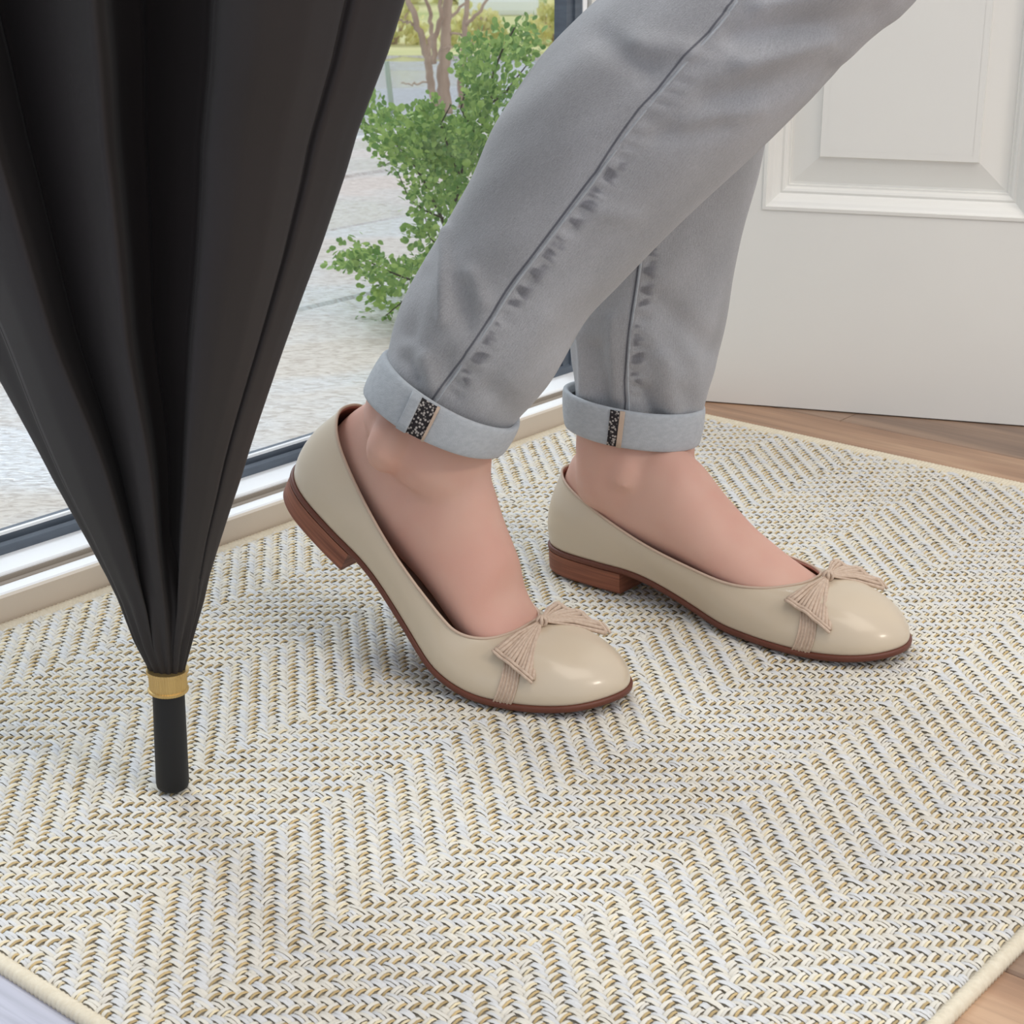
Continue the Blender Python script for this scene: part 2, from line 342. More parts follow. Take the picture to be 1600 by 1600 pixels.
# right stile: dark frame, white casing, dark gap
def post(name, a0, a1, n0, n1, m, z0=.0276, z1=2.05):
    b = MB(); b.box((a0, n0, z0), (a1, n1, z1), AN); return fixn(b.build(name, m))
adopt(post('stile', ACOR, ACOR+.0085, .9290, .9420, M['gasket']), win)
adopt(post('stile_lip', ACOR+.0085, ACOR+.018, .9265, .9420, M['gasket']), win)
adopt(post('casing', ACOR+.018, ACOR+.0235, .9255, .9440, M['casing']), win)
adopt(post('casing_gap', ACOR+.0235, ACOR+.0275, .9300, .9440, M['gasket']), win)
tr = post('trim_3', ACOR+.0275, ACOR+.16, .9235, .9440, M['white_paint'], 0, 2.1); tag(tr, 'white window jamb beside the panelled door', None, kind='structure')

# ---- panelled door, standing open
D0 = on_z(1105, 622, .004); D1 = on_z(1600, 660, .004); dv = (D1-D0); dv[2] = 0; dv /= np.linalg.norm(dv)
dn = np.array([dv[1], -dv[0], 0]);                       # points to the camera side
if dn[1] > 0: dn = -dn
def DP(u, w, z): return D0*[1, 1, 0] + dv*u + dn*w + np.array([0, 0, z])
def door_uv(px, py, w=0):
    d = ray(px, py); o = np.array([0, 0, CH]); t = ((DP(0, w, 0)-o)@dn)/(d@dn); q = o+d*t-DP(0, w, 0); return q@dv, q[2]
door = empty('door_1', DP(.2, 0, 0)); tag(door, 'white panelled door standing open at the end of the rug', None, kind='structure')
ul, _ = door_uv(893, 560); ur = ul+.86
pu0, pz0 = door_uv(1193, 325); pu1 = door_uv(1600, 345)[0]+.004; pz1 = 1.05
th = .040; zb = .0012
b = MB()
for (u0, z0, u1, z1) in ((ul, zb, ur, pz0), (ul, pz0, pu0, 2.0), (pu1, pz0, ur, 2.0), (pu0, pz1, pu1, 2.0)):
    b.box((u0, -th, z0), (u1, 0, z1), DP)
leaf = adopt(fixn(b.build('door_leaf', M['white_paint'])), door)
# moulding: profile swept round the panel opening, mitred
def frame_sweep(name, prof_, m):
    k = len(prof_); rings = []
    for (cu, cz, su, sz) in ((pu0, pz0, 1, 1), (pu1, pz0, -1, 1), (pu1, pz1, -1, -1), (pu0, pz1, 1, -1)):
        rings.append([DP(cu+su*d, w, cz+sz*d) for d, w in prof_])
    V = np.concatenate([np.array(r) for r in rings]); F = []
    for i in range(4):
        for j in range(k-1):
            F.append((i*k+j, i*k+j+1, ((i+1) % 4)*k+j+1, ((i+1) % 4)*k+j))
    return fixn(mesh_obj(name, V, F, m))
def arc(cx, cz, r, a0, a1, n=5): return [(cx+r*math.cos(math.radians(a0+(a1-a0)*i/n)), cz+r*math.sin(math.radians(a0+(a1-a0)*i/n))) for i in range(n+1)]
mould = [(-.001, -.004), (-.0010, .0012), (.0018, .0014), (.0024, -.0010)] + [(.0035, -.002), (.0060, -.0035), (.0085, -.0065), (.0105, -.0100), (.0120, -.0115), (.0140, -.0110), (.0160, -.0120), (.0175, -.0150), (.0190, -.0150), (.0196, -.0175)]
o = adopt(frame_sweep('moulding', mould, M['white_paint']), door)
panel = [(.0194, -.0176), (.0215, -.0176), (.0400, -.0125), (.0440, -.0115), (.0446, -.0085), (.050, -.0085)]
o2 = frame_sweep('panel_border', panel, M['white_paint']); adopt(o2, door)
b = MB(); b.box((pu0+.0498, -.03, pz0+.0498), (pu1-.0498, -.0085, pz1-.0498), DP); adopt(fixn(b.build('panel', M['white_paint'])), door)

# ---- outside ground
pav = mesh_obj('pavement', [AN(-3, .945, -.022), AN(4.2, .945, -.022), AN(4.2, 2.40, -.022), AN(-3, 2.40, -.022)], [(0, 1, 2, 3)], mat('joint_sand', srgb(112, 100, 90), .9))
tag(pav, 'wet paving outside the window', None, kind='structure')
SW = .376; rows = [.95] + [1.389+i*.3245 for i in range(0, 4)]
slabs = 0
for r in range(len(rows)-1):
    n0, n1 = rows[r], rows[r+1]; a = -2.2 + (r*.53) % 1.3
    while a < 3.4:
        a2 = a+1.3; g = .004; b = MB(); zt = -.002+rng.uniform(-.0012, .0012)
        x0, x1, y0, y1 = a+g, a2-g, n0+g, n1-g; bv = .004
        V = [AN(x, y, zt-.02) for x, y in ((x0, y0), (x1, y0), (x1, y1), (x0, y1))] + [AN(x, y, zt-bv) for x, y in ((x0, y0), (x1, y0), (x1, y1), (x0, y1))] + [AN(x, y, zt) for x, y in ((x0+bv, y0+bv), (x1-bv, y0+bv), (x1-bv, y1-bv), (x0+bv, y1-bv))]
        F = [(0, 1, 5, 4), (1, 2, 6, 5), (2, 3, 7, 6), (3, 0, 4, 7), (4, 5, 9, 8), (5, 6, 10, 9), (6, 7, 11, 10), (7, 4, 8, 11), (8, 9, 10, 11)]
        b.add(V, F); fixn(b.build('paving_slab', M['slab'] if r < 2 else M['slab_warm'], pav)); a = a2
road = mesh_obj('road', [(-14, 1.9, -.024), (14, 1.9, -.024), (14, 5.05, -.024), (-14, 5.05, -.024)], [(0, 1, 2, 3)], M['asphalt'])
# keep the road beyond the paving: quad in (a, n) axes
road.data.vertices[0].co = AN(-9, 2.40, -.004); road.data.vertices[1].co = AN(9, 2.40, -.004); road.data.vertices[2].co = Vector((9, 5.05, -.004)); road.data.vertices[3].co = Vector((-12, 5.05, -.004))
tag(road, 'wet grey road beyond the paving', None, kind='structure')
# lawn with an uneven near edge
nx = 60; V = []; F = []
for i in range(nx):
    x = -6+12*i/(nx-1); e = 5.03+.06*math.sin(x*5)+.03*math.sin(x*13+1)
    V += [(x, e, -.01), (x, e+.03, .012), (x, 9, .012), (x, 60, .012)]
    if i:
        for j in range(3): F.append(((i-1)*4+j, (i-1)*4+j+1, i*4+j+1, i*4+j))
lawn = fixn(mesh_obj('lawn', V, F, M['lawn'])); tag(lawn, 'pale yellow grass verge across the road', None, kind='structure')
# kerb along the verge
b = MB()
for i in range(-8, 9): b.box((i*.7+.004, 4.99, -.02), (i*.7+.696, 5.03, .010))
kb = b.build('kerb', M['slab_warm']); tag(kb, 'low pale kerb in front of the grass verge', None, kind='structure')

# ---- leaf mesh makers
def leaf_cluster(name, m, pts, dirs, size, jit=.5, parent=None, kind=None):
    n = len(pts); V = np.zeros((n, 7, 3)); F = []
    for i in range(n):
        d = Vector(dirs[i]) + Vector(rng.normal(0, jit, 3)); d.normalize()
        u = d.cross(Vector(rng.normal(0, 1, 3))); u.normalize(); w = d.cross(u); s = size*rng.uniform(.7, 1.25)
        p = Vector(pts[i])
        loc = [(0, 0, 0), (.35, .36, .05), (.75, .40, .0), (1.0, .12, -.08), (1.0, -.12, -.08), (.75, -.40, 0), (.35, -.36, .05)]
        for k, (a, b_, c) in enumerate(loc): V[i, k] = p + d*(a*s) + u*(b_*s) + w*(c*s)
        q = i*7; F += [(q, q+1, q+2, q+3), (q, q+3, q+4, q+5), (q, q+5, q+6)]
    return mesh_obj(name, V.reshape(-1, 3), F, m, parent)

# ---- evergreen shrub beside the glass
YS = 1.86
def SP(px, py, dy=0): return at_y(px, py, YS+dy)
root = on_z(742, 600, 0); shrub = empty('evergreen_shrub', (root[0], root[1], 0))
tag(shrub, 'leafy green shrub growing right outside the window between umbrella and jeans', 'shrub')
stems = [
 ([(742, 600), (735, 530), (722, 470), (712, 400), (712, 330), (722, 270), (745, 215), (768, 165), (772, 120), (790, 75), (806, 45)], .0060, 0),
 ([(712, 400), (690, 340), (662, 285), (640, 245), (610, 215), (585, 200), (568, 185)], .0042, .05),
 ([(722, 470), (690, 450), (650, 440), (610, 425), (570, 405), (545, 400)], .0040, -.06),
 ([(650, 440), (630, 470), (605, 490)], .0026, -.10),
 ([(722, 270), (700, 230), (690, 195), (705, 165)], .0032, -.05),
 ([(745, 215), (720, 170), (735, 120), (745, 80)], .0030, .04),
 ([(768, 165), (795, 140), (812, 115), (830, 95)], .0028, .03),
 ([(712, 330), (750, 300), (780, 260), (810, 210), (835, 170)], .0036, .05),
 ([(735, 530), (770, 470), (790, 420), (800, 360)], .0040, .04),
 ([(690, 340), (665, 330), (640, 310), (620, 268)], .0026, -.02),
 ([(640, 245), (620, 250), (595, 262)], .0020, .03),
 ([(800, 360), (840, 310), (860, 250)], .0028, .04),
 ([(722, 470), (700, 400), (672, 370), (660, 330)], .0026, -.05),
 ([(735, 530), (700, 520), (660, 500), (630, 470)], .0030, .02)]
def dens(P, k=6):
    P = np.asarray(P, float); t = np.linspace(0, len(P)-1, (len(P)-1)*k+1); return np.stack([np.interp(t, range(len(P)), P[:, c]) for c in range(P.shape[1])], 1)
bp = []
for pl, r, dy in stems:
    P = np.array([SP(x, y, dy*i/max(1, len(pl)-1)) for i, (x, y) in enumerate(pl)])
    P += rng.normal(0, .0015, P.shape)
    Q = dens(P, 4); b = MB(); b.tube(Q, np.linspace(r, r*.35, len(Q))*.5, 6); adopt(b.build('branch', M['twig'], None, True), shrub)
# spray templates (tip along +x)
def spray_mesh(k):
    pts = []; dirs = []
    for j in range(21):
        t = rng.uniform(0.1, 1); side = rng.choice([-1, 1]); w = (1-t*.5)*.016*rng.uniform(0, 1)
        p = np.array([t*.036, side*w, rng.normal(0, .004)]); pts.append(p); dirs.append(np.array([.6, side*.7*rng.uniform(.2, 1), rng.uniform(-.2, .5)]))
    pts += [np.array([.038, 0, 0])]; dirs += [np.array([1, 0, .1])]
    o = leaf_cluster('leaf_spray', M['leaf'], pts, dirs, .0072, .35)
    b = MB(); b.tube([(0, 0, 0), (.018, 0, .001), (.038, 0, 0)], [.0006, .0005, .0003], 4)
    return o
temps = [spray_mesh(k) for k in range(6)]
SPR = []   # (px, py, spread x, spread y, count)
regions = [(800, 70, 32, 30, 14), (745, 105, 28, 32, 16), (770, 165, 45, 35, 22), (820, 170, 30, 35, 14), (700, 195, 38, 30, 20), (640, 215, 45, 28, 24),
           (590, 195, 22, 22, 9), (690, 245, 55, 30, 28), (760, 245, 45, 40, 22), (640, 250, 35, 22, 12), (680, 300, 36, 30, 18), (740, 320, 40, 45, 18), (672, 350, 24, 25, 9),
           (700, 390, 30, 30, 10), (580, 405, 26, 14, 9), (548, 400, 12, 12, 4), (625, 440, 35, 26, 14), (600, 488, 22, 16, 8), (660, 420, 22, 20, 8), (680, 480, 35, 30, 10)]
cnt = 0
for (cx, cy, sx, sy, n) in regions:
    for k in range(n):
        if cnt >= 298: break
        a = rng.uniform(0, 2*math.pi); rr = math.sqrt(rng.uniform(0, 1)); x = cx+sx*rr*math.cos(a); y = cy+sy*rr*math.sin(a)
        p = SP(x, y, rng.uniform(-.10, .12)); t = temps[cnt % 6]
        o = t if cnt < 6 else t.copy()
        if cnt >= 6: C.objects.link(o)
        o.parent = None; o.matrix_parent_inverse = Matrix()
        d = Vector((x-cx*.6-720*.4, rng.uniform(-25, 25), -(y-cy*.7-(330)*.3)+14)); d.normalize()
        q = d.to_track_quat('X', 'Z').to_matrix() @ Matrix.Rotation(rng.uniform(0, 6.3), 3, 'X')
        s = rng.uniform(.75, 1.2); p = Vector(p) - d*.018*s
        o.matrix_world = Matrix.Translation(p) @ (q*s).to_4x4()
        adopt(o, shrub); cnt += 1

# ---- small bare multi-stemmed tree and stake across the paving
tb = on_z(697, 178, 0); tree = empty('bare_tree', (tb[0], tb[1], 0)); tag(tree, 'slim brown tree with several stems standing beyond the shrub', 'tree')
TY = tb[1]
trs = [([(697, 178), (693, 120), (696, 60), (700, 0), (706, -80)], .020, 0), ([(680, 170), (674, 130), (668, 90), (658, 50), (640, 5), (620, -50)], .013, .05),
       ([(668, 90), (672, 55), (672, 20), (664, -30)], .008, .05), ([(678, 100), (680, 60), (688, 20), (690, -40)], .009, -.03), ([(720, 180), (722, 130), (726, 60), (730, 0), (728, -70)], .011, .15),
       ([(696, 60), (712, 50), (730, 60), (745, 78)], .004, 0), ([(668, 128), (650, 130), (640, 133), (625, 130)], .003, .05), ([(700, 30), (720, 10), (745, -20)], .005, 0), ([(658, 50), (640, 35), (625, 30), (610, 35)], .004, .05), ([(693, 75), (712, 72), (735, 92)], .003, -.02), ([(728, 40), (750, 15), (775, -20)], .006, .1)]
for pl, r, dy in trs:
    P = dens(np.array([at_y(x, y, TY+dy) for x, y in pl]), 5); 
    if pl[0][1] >= 168: P[0][2] = 0
    P[1:] += rng.normal(0, .002, P[1:].shape)
    b = MB(); b.tube(P, np.linspace(r, r*.55, len(P))*.72, 8); adopt(b.build('stem', M['bark'], None, True), tree)
def shrublet(name, x, y, h, w, m, label, n=420, size=.03, group=None):
    e = empty(name, (x, y, 0)); tag(e, label, 'bush', group)
    th = rng.uniform(0, 2*math.pi, n); ph = np.arccos(rng.uniform(0, 1, n)); r = rng.uniform(.6, 1, n)
    P = np.stack([x+w*r*np.sin(ph)*np.cos(th), y+w*.6*r*np.sin(ph)*np.sin(th), .0+h*r*np.cos(ph)], 1)
    D = P-np.array([x, y, 0]); D /= np.linalg.norm(D, axis=1)[:, None]
    adopt(leaf_cluster('foliage', m, P, D+[0, 0, .5], size, .4), e)
    b = MB()
    for k in range(5):
        a = rng.uniform(0, 6.3); b.tube([(x, y, -.01), (x+.3*w*math.cos(a), y+.3*w*math.sin(a), h*.4), (x+.6*w*math.cos(a), y+.4*w*math.sin(a), h*.8)], [.006, .005, .003], 5)
    adopt(b.build('stem', M['bark'], None, True), e)
    return e
k = 0
for i, x in enumerate((-.62, -.36, -.11, .14)):
    shrublet('verge_bush', x, 5.32+(i % 2)*.05, (.13, .16, .12, .15)[i], .10, M['hedge'], ['low yellow green bush mostly hidden behind the black umbrella edge', 'low yellow green bush left of the bare tree, on the verge', 'low yellow green bush directly behind the bare tree stems', 'low yellow green bush behind the shrub, near the window stile'][i], 380, .022, 'low bushes along the verge')
for i, (x, h, w) in enumerate(((-1.05, .42, .17), (-.56, .30, .16), (-.16, .24, .15), (.32, .62, .19))):
    shrublet('garden_bush', x, 7.5, h, w, M['hedge2'] if i > 2 else M['hedge'], ['far bush hidden behind the umbrella canopy', 'far loose bush at the top left of the window view', 'far yellowish bush seen between the bare tree stems', 'tall pale green bush beside the dark window stile'][i], 460, .05, 'far bushes behind the verge')
b = MB(); b.box((-.20, 6.7, 0), (.10, 7.0, .09)); gw = b.build('glare_block', M['casing'])  # white block stands in for bright glare off the wet ground
bm_ = gw.modifiers.new('bevel', 'BEVEL'); bm_.width = .03; bm_.segments = 3
tag(gw, 'pale low block standing in for wet ground glare beyond the bare tree', 'block')
stk = MB(); p0 = on_z(613, 178, 0); p1 = at_y(604, 96, p0[1]); stk.tube(dens([p0, p1], 3), [.0055]*4, 8)
s = stk.build('garden_stake', mat('stake', srgb(176, 190, 170), .6), None, True); tag(s, 'thin pale green stake upright on the wet road', 'stake')

# ================================================================== THE RUG
PA, PN = .00372, .00398
RA0, RA1, RN0, RN1 = .3395, 1.2190, .2430, .8775
rug = empty('rug', AN((RA0+RA1)/2, (RN0+RN1)/2, 0))
tag(rug, 'cream and tan woven zigzag floor rug with a cream stitched edge', 'rug')
BW = .0056
b = MB(); b.box((RA0+.002, RN0+.002, .0), (RA1-.002, RN1-.002, .0022), AN); adopt(b.build('backing', M['backing']), rug)
ia0, ia1, jn0, jn1 = RA0+BW*1.2, RA1-BW*1.2, RN0+BW*1.2, RN1-BW*1.2
NI, NJ = int((ia1-ia0)/PA), int((jn1-jn0)/PN)
BD = .0800; N00 = .4835
nj = jn0+(np.arange(NJ)+.5)*PN
band = np.floor((nj-N00)/BD).astype(int)
step = np.where(band % 2 == 0, 1, -1)
sj = np.cumsum(step); ii = np.arange(NI)
up = ((ii[:, None]-sj[None, :]) % 4) < 2                # weft on top at (i, j)
ST = []                                                 # strands: centre a, centre n, direction (0 along a, 1 along n), length, width, offset, colour
def runs(mask):
    r = []; i = 0; n = len(mask)
    while i < n:
        if mask[i]:
            k = i
            while k < n and mask[k]: k += 1
            r.append((i, k)); i = k
        else: i += 1
    return r
cream = np.array(srgb(222, 217, 205)[:3]); cool = np.array(srgb(214, 214, 213)[:3]); tan = np.array(srgb(196, 172, 126)[:3]); tan2 = np.array(srgb(222, 208, 174)[:3])
for j in range(NJ):
    for i0, i1 in runs(up[:, j]):
        a = ia0+(i0+i1)/2*PA; L = (i1-i0)*PA+.0009; n = nj[j]
        ST.append((a, n+.0008, 0, L, .0021, cream*rng.uniform(.9, 1.03)))
        c = tan*rng.uniform(.72, 1.12) if rng.uniform() < .68 else tan2*rng.uniform(.9, 1.1)
        if rng.uniform() < .10: c = cream*.95
        ST.append((a+rng.normal(0, .0002), n-.00100, 0, L*rng.uniform(.78, 1.0), .0013, c))
for i in range(NI):
    for j0, j1 in runs(~up[i]):
        n = jn0+(j0+j1)/2*PN; L = (j1-j0)*PN+.0012
        for o_ in (-.00088, .00088):
            ST.append((ia0+(i+.5)*PA+o_, n, 1, L, .00182, cool*rng.uniform(.92, 1.03) if rng.uniform() < .5 else cream*rng.uniform(.92, 1.02)))
nS = len(ST)
arr = np.array([[s[0], s[1], s[2], s[3], s[4]] for s in ST]); cols = np.array([s[5] for s in ST])
tt = np.array([-.5, -.30, 0, .30, .5]); hz = np.array([.0026, .0039, .0044, .0039, .0026]); cw = np.array([-.5, 0, .5]); ch = np.array([-.0006, .0002, -.0006])
jit = rng.normal(0, .00010, (nS, 2)); skew = rng.normal(0, .035, nS)
lon = tt[None, :, None]*arr[:, 3][:, None, None]; lat = cw[None, None, :]*arr[:, 4][:, None, None]*np.array([.85, 1, 1, 1, .85])[None, :, None] + lon*skew[:, None, None]
lon = np.broadcast_to(lon, lat.shape)
hh = (hz[None, :, None]+ch[None, None, :]) + rng.normal(0, .00018, nS)[:, None, None]
d0 = arr[:, 2][:, None, None] == 0
Aa = arr[:, 0][:, None, None]+jit[:, 0][:, None, None]+np.where(d0, lon, lat); Nn = arr[:, 1][:, None, None]+jit[:, 1][:, None, None]+np.where(d0, lat, lon)
VX = AV[0]*Aa+NV[0]*Nn; VY = AV[1]*Aa+NV[1]*Nn; VV = np.stack([VX, VY, np.broadcast_to(hh, VX.shape)], -1).reshape(-1, 3)
q = []
for r_ in range(4):
    for c_ in range(2): q.append((r_*3+c_, (r_+1)*3+c_, (r_+1)*3+c_+1, r_*3+c_+1))
q = np.array(q); FF = (q[None]+(np.arange(nS)*15)[:, None, None]).reshape(-1, 4)
flip = np.repeat(arr[:, 2] == 1, 8); FF[~flip] = FF[~flip][:, ::-1]
me = bpy.data.meshes.new('weave'); me.vertices.add(len(VV)); me.vertices.foreach_set('co', VV.ravel())
me.loops.add(len(FF)*4); me.loops.foreach_set('vertex_index', FF.ravel().astype(np.int32)); me.polygons.add(len(FF))
me.polygons.foreach_set('loop_start', np.arange(len(FF), dtype=np.int32)*4); me.polygons.foreach_set('loop_total', np.full(len(FF), 4, dtype=np.int32))
me.polygons.foreach_set('use_smooth', np.ones(len(FF), bool)); me.update(calc_edges=True)
ca = me.attributes.new('yarn', 'FLOAT_COLOR', 'POINT'); ca.data.foreach_set('color', np.concatenate([np.repeat(cols, 15, 0), np.ones((len(VV), 1))], 1).ravel())
ym = mat('yarn', (1, 1, 1, 1), .75, .25, None, (1500, .35, .0003), sheen=.1); t = ym.node_tree
at_ = t.nodes.new('ShaderNodeAttribute'); at_.attribute_name = 'yarn'; t.links.new(at_.outputs['Color'], t.nodes['Principled BSDF'].inputs['Base Color'])
me.materials.append(ym); wv = bpy.data.objects.new('weave', me); C.objects.link(wv); wv['kind'] = 'stuff'; adopt(wv, rug)
# stitched binding: one ribbed roll per side
def binding(a0, n0, a1, n1, hw=None):
    hw = hw or BW*.62
    p0 = AN(a0, n0, 0); p1 = AN(a1, n1, 0); d = p1-p0; L = np.linalg.norm(d); d /= L; w = np.cross([0, 0, 1], d)
    k = int(L/.0030); ns = k*4; x = np.linspace(0, L, ns+1); rib = .5+.5*np.cos(x/L*k*2*math.pi)
    an = np.radians([-20, 10, 45, 90, 135, 170, 200]); rings = []
    for i in range(ns+1):
        r = .0040+.00060*rib[i]; sk = .0012*np.cos(an)
        rings.append([p0+d*(x[i]+sk[j])+w*(hw*math.cos(an[j])*r/.0040)+np.array([0, 0, .0014+r*.95*math.sin(an[j])]) for j in range(7)])
    m = MB(); m.loft(rings, True, True); return adopt(fixn(m.build('edge_binding', M['binding'], None, True)), rug)
e = BW*.45
binding(RA0+e, RN0, RA0+e, RN1); binding(RA1-.0045, RN1, RA1-.0045, RN0, .0075); binding(RA1, RN0+e, RA0, RN0+e); binding(RA0, RN1-.003, RA1, RN1-.003, .0055)

# ================================================================== THE UMBRELLA
UB = on_z(270, 1230, .0055); UY = UB[1]; UK = (UY*_c - (-CH+.1)*_s)/CF   # metres per pixel near the ferrule
utop = at_y(214, 0, UY); ua = utop-UB; UL = np.linalg.norm(ua); ua /= UL
ux = np.array([1., 0, 0]); ux -= ua*(ux@ua); ux /= np.linalg.norm(ux); uy = np.cross(ua, ux)     # uy points away from the camera
umb = empty('umbrella', UB); tag(umb, 'black fabric umbrella standing tip down on the rug, half furled', 'umbrella')
def umb_loft(name, prof_, m, k=40, flute=0, sm=True):
    rings = []
    for h, r in prof_:
        a = np.arange(k)*2*math.pi/k; rr = r*(1+flute*np.cos(a*k/2)) if flute else np.full(k, r)
        rings.append(UB+ua*h+rr[:, None]*(np.cos(a)[:, None]*ux+np.sin(a)[:, None]*uy))
    b = MB(); b.loft(rings); return adopt(fixn(b.build(name, m, None, sm)), umb)
def h_at(py): q = at_y(270+(214-270)*(1230-py)/1230, py, UY); return float((q-UB)@ua)
def k_at(py): q = at_y(240, py, UY); return (q[1]*_c-(q[2]-CH)*_s)/CF
hr0, hr1 = h_at(1077), h_at(1047)
umb_loft('ferrule', [(0.0, .0040), (.0002, .0068), (.0012, .0079), (.0035, .0083), (hr0, .0079), (hr0+.002, .0077)], M['umb_tip'])
umb_loft('ring', [(hr0-.0006, .0084), (hr0-.0006, .0098), (hr0+.0008, .0100), (hr0+.0012, .0092), (hr1-.0012, .0094), (hr1-.0008, .0103), (hr1+.0008, .0103), (hr1+.0010, .0080)], M['gold'], 96, .012, False)
umb_loft('shaft', [(hr1-.01, .0050), (.80, .0050), (.801, .003)], M['umb_tip'], 16)
RX = np.array([(1052, 288), (1040, 290), (1000, 301), (935, 320), (900, 328), (850, 342), (800, 358), (750, 375), (700, 390), (657, 404), (560, 437), (495, 460), (380, 503), (266, 541), (203, 559), (81, 606), (0, 632), (-560, 812)], float)
LX = np.array([(1052, 232), (1040, 230), (1000, 209), (935, 184), (900, 167), (850, 140), (800, 112), (750, 84), (700, 58), (594, 0), (380, -117), (0, -318), (-560, -560)], float)
hi = [(-1, 0), (-.92, .16), (-.80, .30), (-.775, .44), (-.62, .68), (-.47, .78), (-.42, .58), (-.34, .30), (-.27, .42), (-.14, .74), (-.03, .88), (.01, .80), (.04, .36), (.14, .16), (.24, .34), (.33, .44), (.365, .50), (.385, .92), (.52, .92), (.68, .76), (.785, .54), (.80, .44), (.84, .44), (.93, .25), (1, 0)]
lo = [(-1, 0), (-.95, .12), (-.88, .22), (-.855, .36), (-.62, .70), (-.36, .86), (-.32, .66), (-.25, .36), (-.19, .58), (-.06, .88), (.07, .96), (.10, .80), (.13, .34), (.24, .18), (.32, .34), (.36, .46), (.38, .54), (.395, .92), (.50, .88), (.62, .78), (.735, .62), (.755, .50), (.80, .50), (.92, .26), (1, 0)]
bk = [(.93, -.30), (.70, -.70), (.52, -.48), (.22, -.92), (.02, -.58), (-.30, -.90), (-.48, -.52), (-.74, -.66), (-.93, -.28)]
nf = len(hi); pys = np.concatenate([np.linspace(1052, 900, 26), np.linspace(890, 0, 56), np.linspace(-30, -560, 14)])
SUB = 6; rows = []
for py in pys:
    t = float(np.clip((py-480)/270, 0, 1)); t = t*t*(3-2*t)
    P = np.array(hi)*(1-t)+np.array(lo)*t; P = np.concatenate([P, np.array(bk)])
    n = len(P); Q = []
    for k in range(n):                                   # Catmull-Rom round the loop, monotone enough for folds
        a, b_, c, d = P[(k-1) % n], P[k], P[(k+1) % n], P[(k+2) % n]
        for s_ in range(SUB):
            w = s_/SUB; cr = .5*((2*b_)+(c-a)*w+(2*a-5*b_+4*c-d)*w*w+(3*b_-a-3*c+d)*w**3); li = b_*(1-w)+c*w; Q.append(li*.45+cr*.55)
    Q = np.array(Q); th = np.arctan2(Q[:, 1], Q[:, 0])
    g = float(np.clip((py-830)/170, 0, 1))               # small gathers towards the ring
    if g > 0:
        rad = np.hypot(Q[:, 0], Q[:, 1]); tgt = 1-.16*g*(.5+.5*np.cos(th*15+.6))
        f = (rad*(1-g*.9)+tgt*g*.9)/np.maximum(rad, 1e-6); Q = Q*f[:, None]
    L_ = np.interp(-py, -LX[:, 0], LX[:, 1]); R_ = np.interp(-py, -RX[:, 0], RX[:, 1]); K = k_at(py); cx = (L_+R_)/2; hw = (R_-L_)/2
    cax = 270+(214-270)*(1230-py)/1230; base = UB+ua*h_at(py)
    wav = 1+.012*math.sin(py*.021)*(1-g)
    yy = UY - hw*Q[:, 1]*K*.78*wav                       # depth of every fold; x so that the fold reads at its place from in front
    xx = (cx+hw*Q[:, 0]-800)/CF*(yy*_c-(base[2]-CH)*_s)
    rows.append(np.stack([xx, yy, np.full(len(xx), base[2])], 1))
R3 = np.array(rows); nc = R3.shape[1]
cuts = [0, 3*SUB, 7*SUB, 13*SUB, 16*SUB+3, 20*SUB+4, 24*SUB, 28*SUB, nc]
for c0, c1 in zip(cuts[:-1], cuts[1:]):
    idx = [i % nc for i in range(c0, c1+1)]; V = R3[:, idx].reshape(-1, 3); k = len(idx)
    F = [(i*k+j, (i+1)*k+j, (i+1)*k+j+1, i*k+j+1) for i in range(len(pys)-1) for j in range(k-1)]
    o = mesh_obj('canopy_panel', V, F, M['cloth'], None, True)
    so = o.modifiers.new('thickness', 'SOLIDIFY'); so.thickness = .0006; so.offset = 0
    adopt(o, umb)
# thin seam piping where two panels meet at the right
for ci in (20*SUB+4,):
    P = R3[26:, ci]-uy*.0004; b = MB(); b.tube(P, .0006, 5); adopt(b.build('seam', M['umb_tip'], None, True), umb)

# ================================================================== THE PERSON
person = empty('person', (0.05, 1.0, 0)); tag(person, 'person stepping onto the rug in cuffed grey jeans and beige ballet flats', 'person')
QF = (0.03137506, 1.09606107, -0.67545672, 1.03551695, .0060)
QN = (-0.15160864, 1.01153134, -0.59270843, 1.02452684, .0060)
BEND = .55304495
LS=0.25
# rows: sole x/L, sole y, top x/L, top y, top z   (y>0 lateral), starts at back, goes lateral, toe, medial
CT=np.array([
(0.000, .000, .030, .000,.0660),
(0.022, .017, .045, .012,.0650),
(0.085, .0265,.100, .0215,.0590),
(0.200, .0300,.210, .0270,.0485),
(0.340, .0305,.340, .0305,.0385),
(0.480, .0340,.470, .0330,.0325),
(0.610, .0395,.590, .0330,.0290),
(0.730, .0405,.680, .0255,.0300),
(0.855, .0345,.735, .0140,.0325),
(0.952, .0215,.755, .0060,.0340),
(1.000,-.0020,.760,-.0010,.0345),
(0.963,-.0225,.755,-.0080,.0340),
(0.872,-.0342,.735,-.0160,.0330),
(0.745,-.0385,.675,-.0265,.0305),
(0.610,-.0350,.590,-.0320,.0300),
(0.480,-.0275,.470,-.0310,.0335),
(0.340,-.0245,.340,-.0290,.0395),
(0.200,-.0255,.210,-.0260,.0490),
(0.085,-.0240,.100,-.0210,.0590),
(0.022,-.0160,.045,-.0120,.0650)])
def zs(x):  # top of outsole above ground (x/L)
    x=np.asarray(x,float)
    s=np.clip((x-.26)/.36,0,1); s=s*s*(3-2*s)
    return .017*(1-s)+.0038*s+np.clip(x-.8,0,1)**2*.12
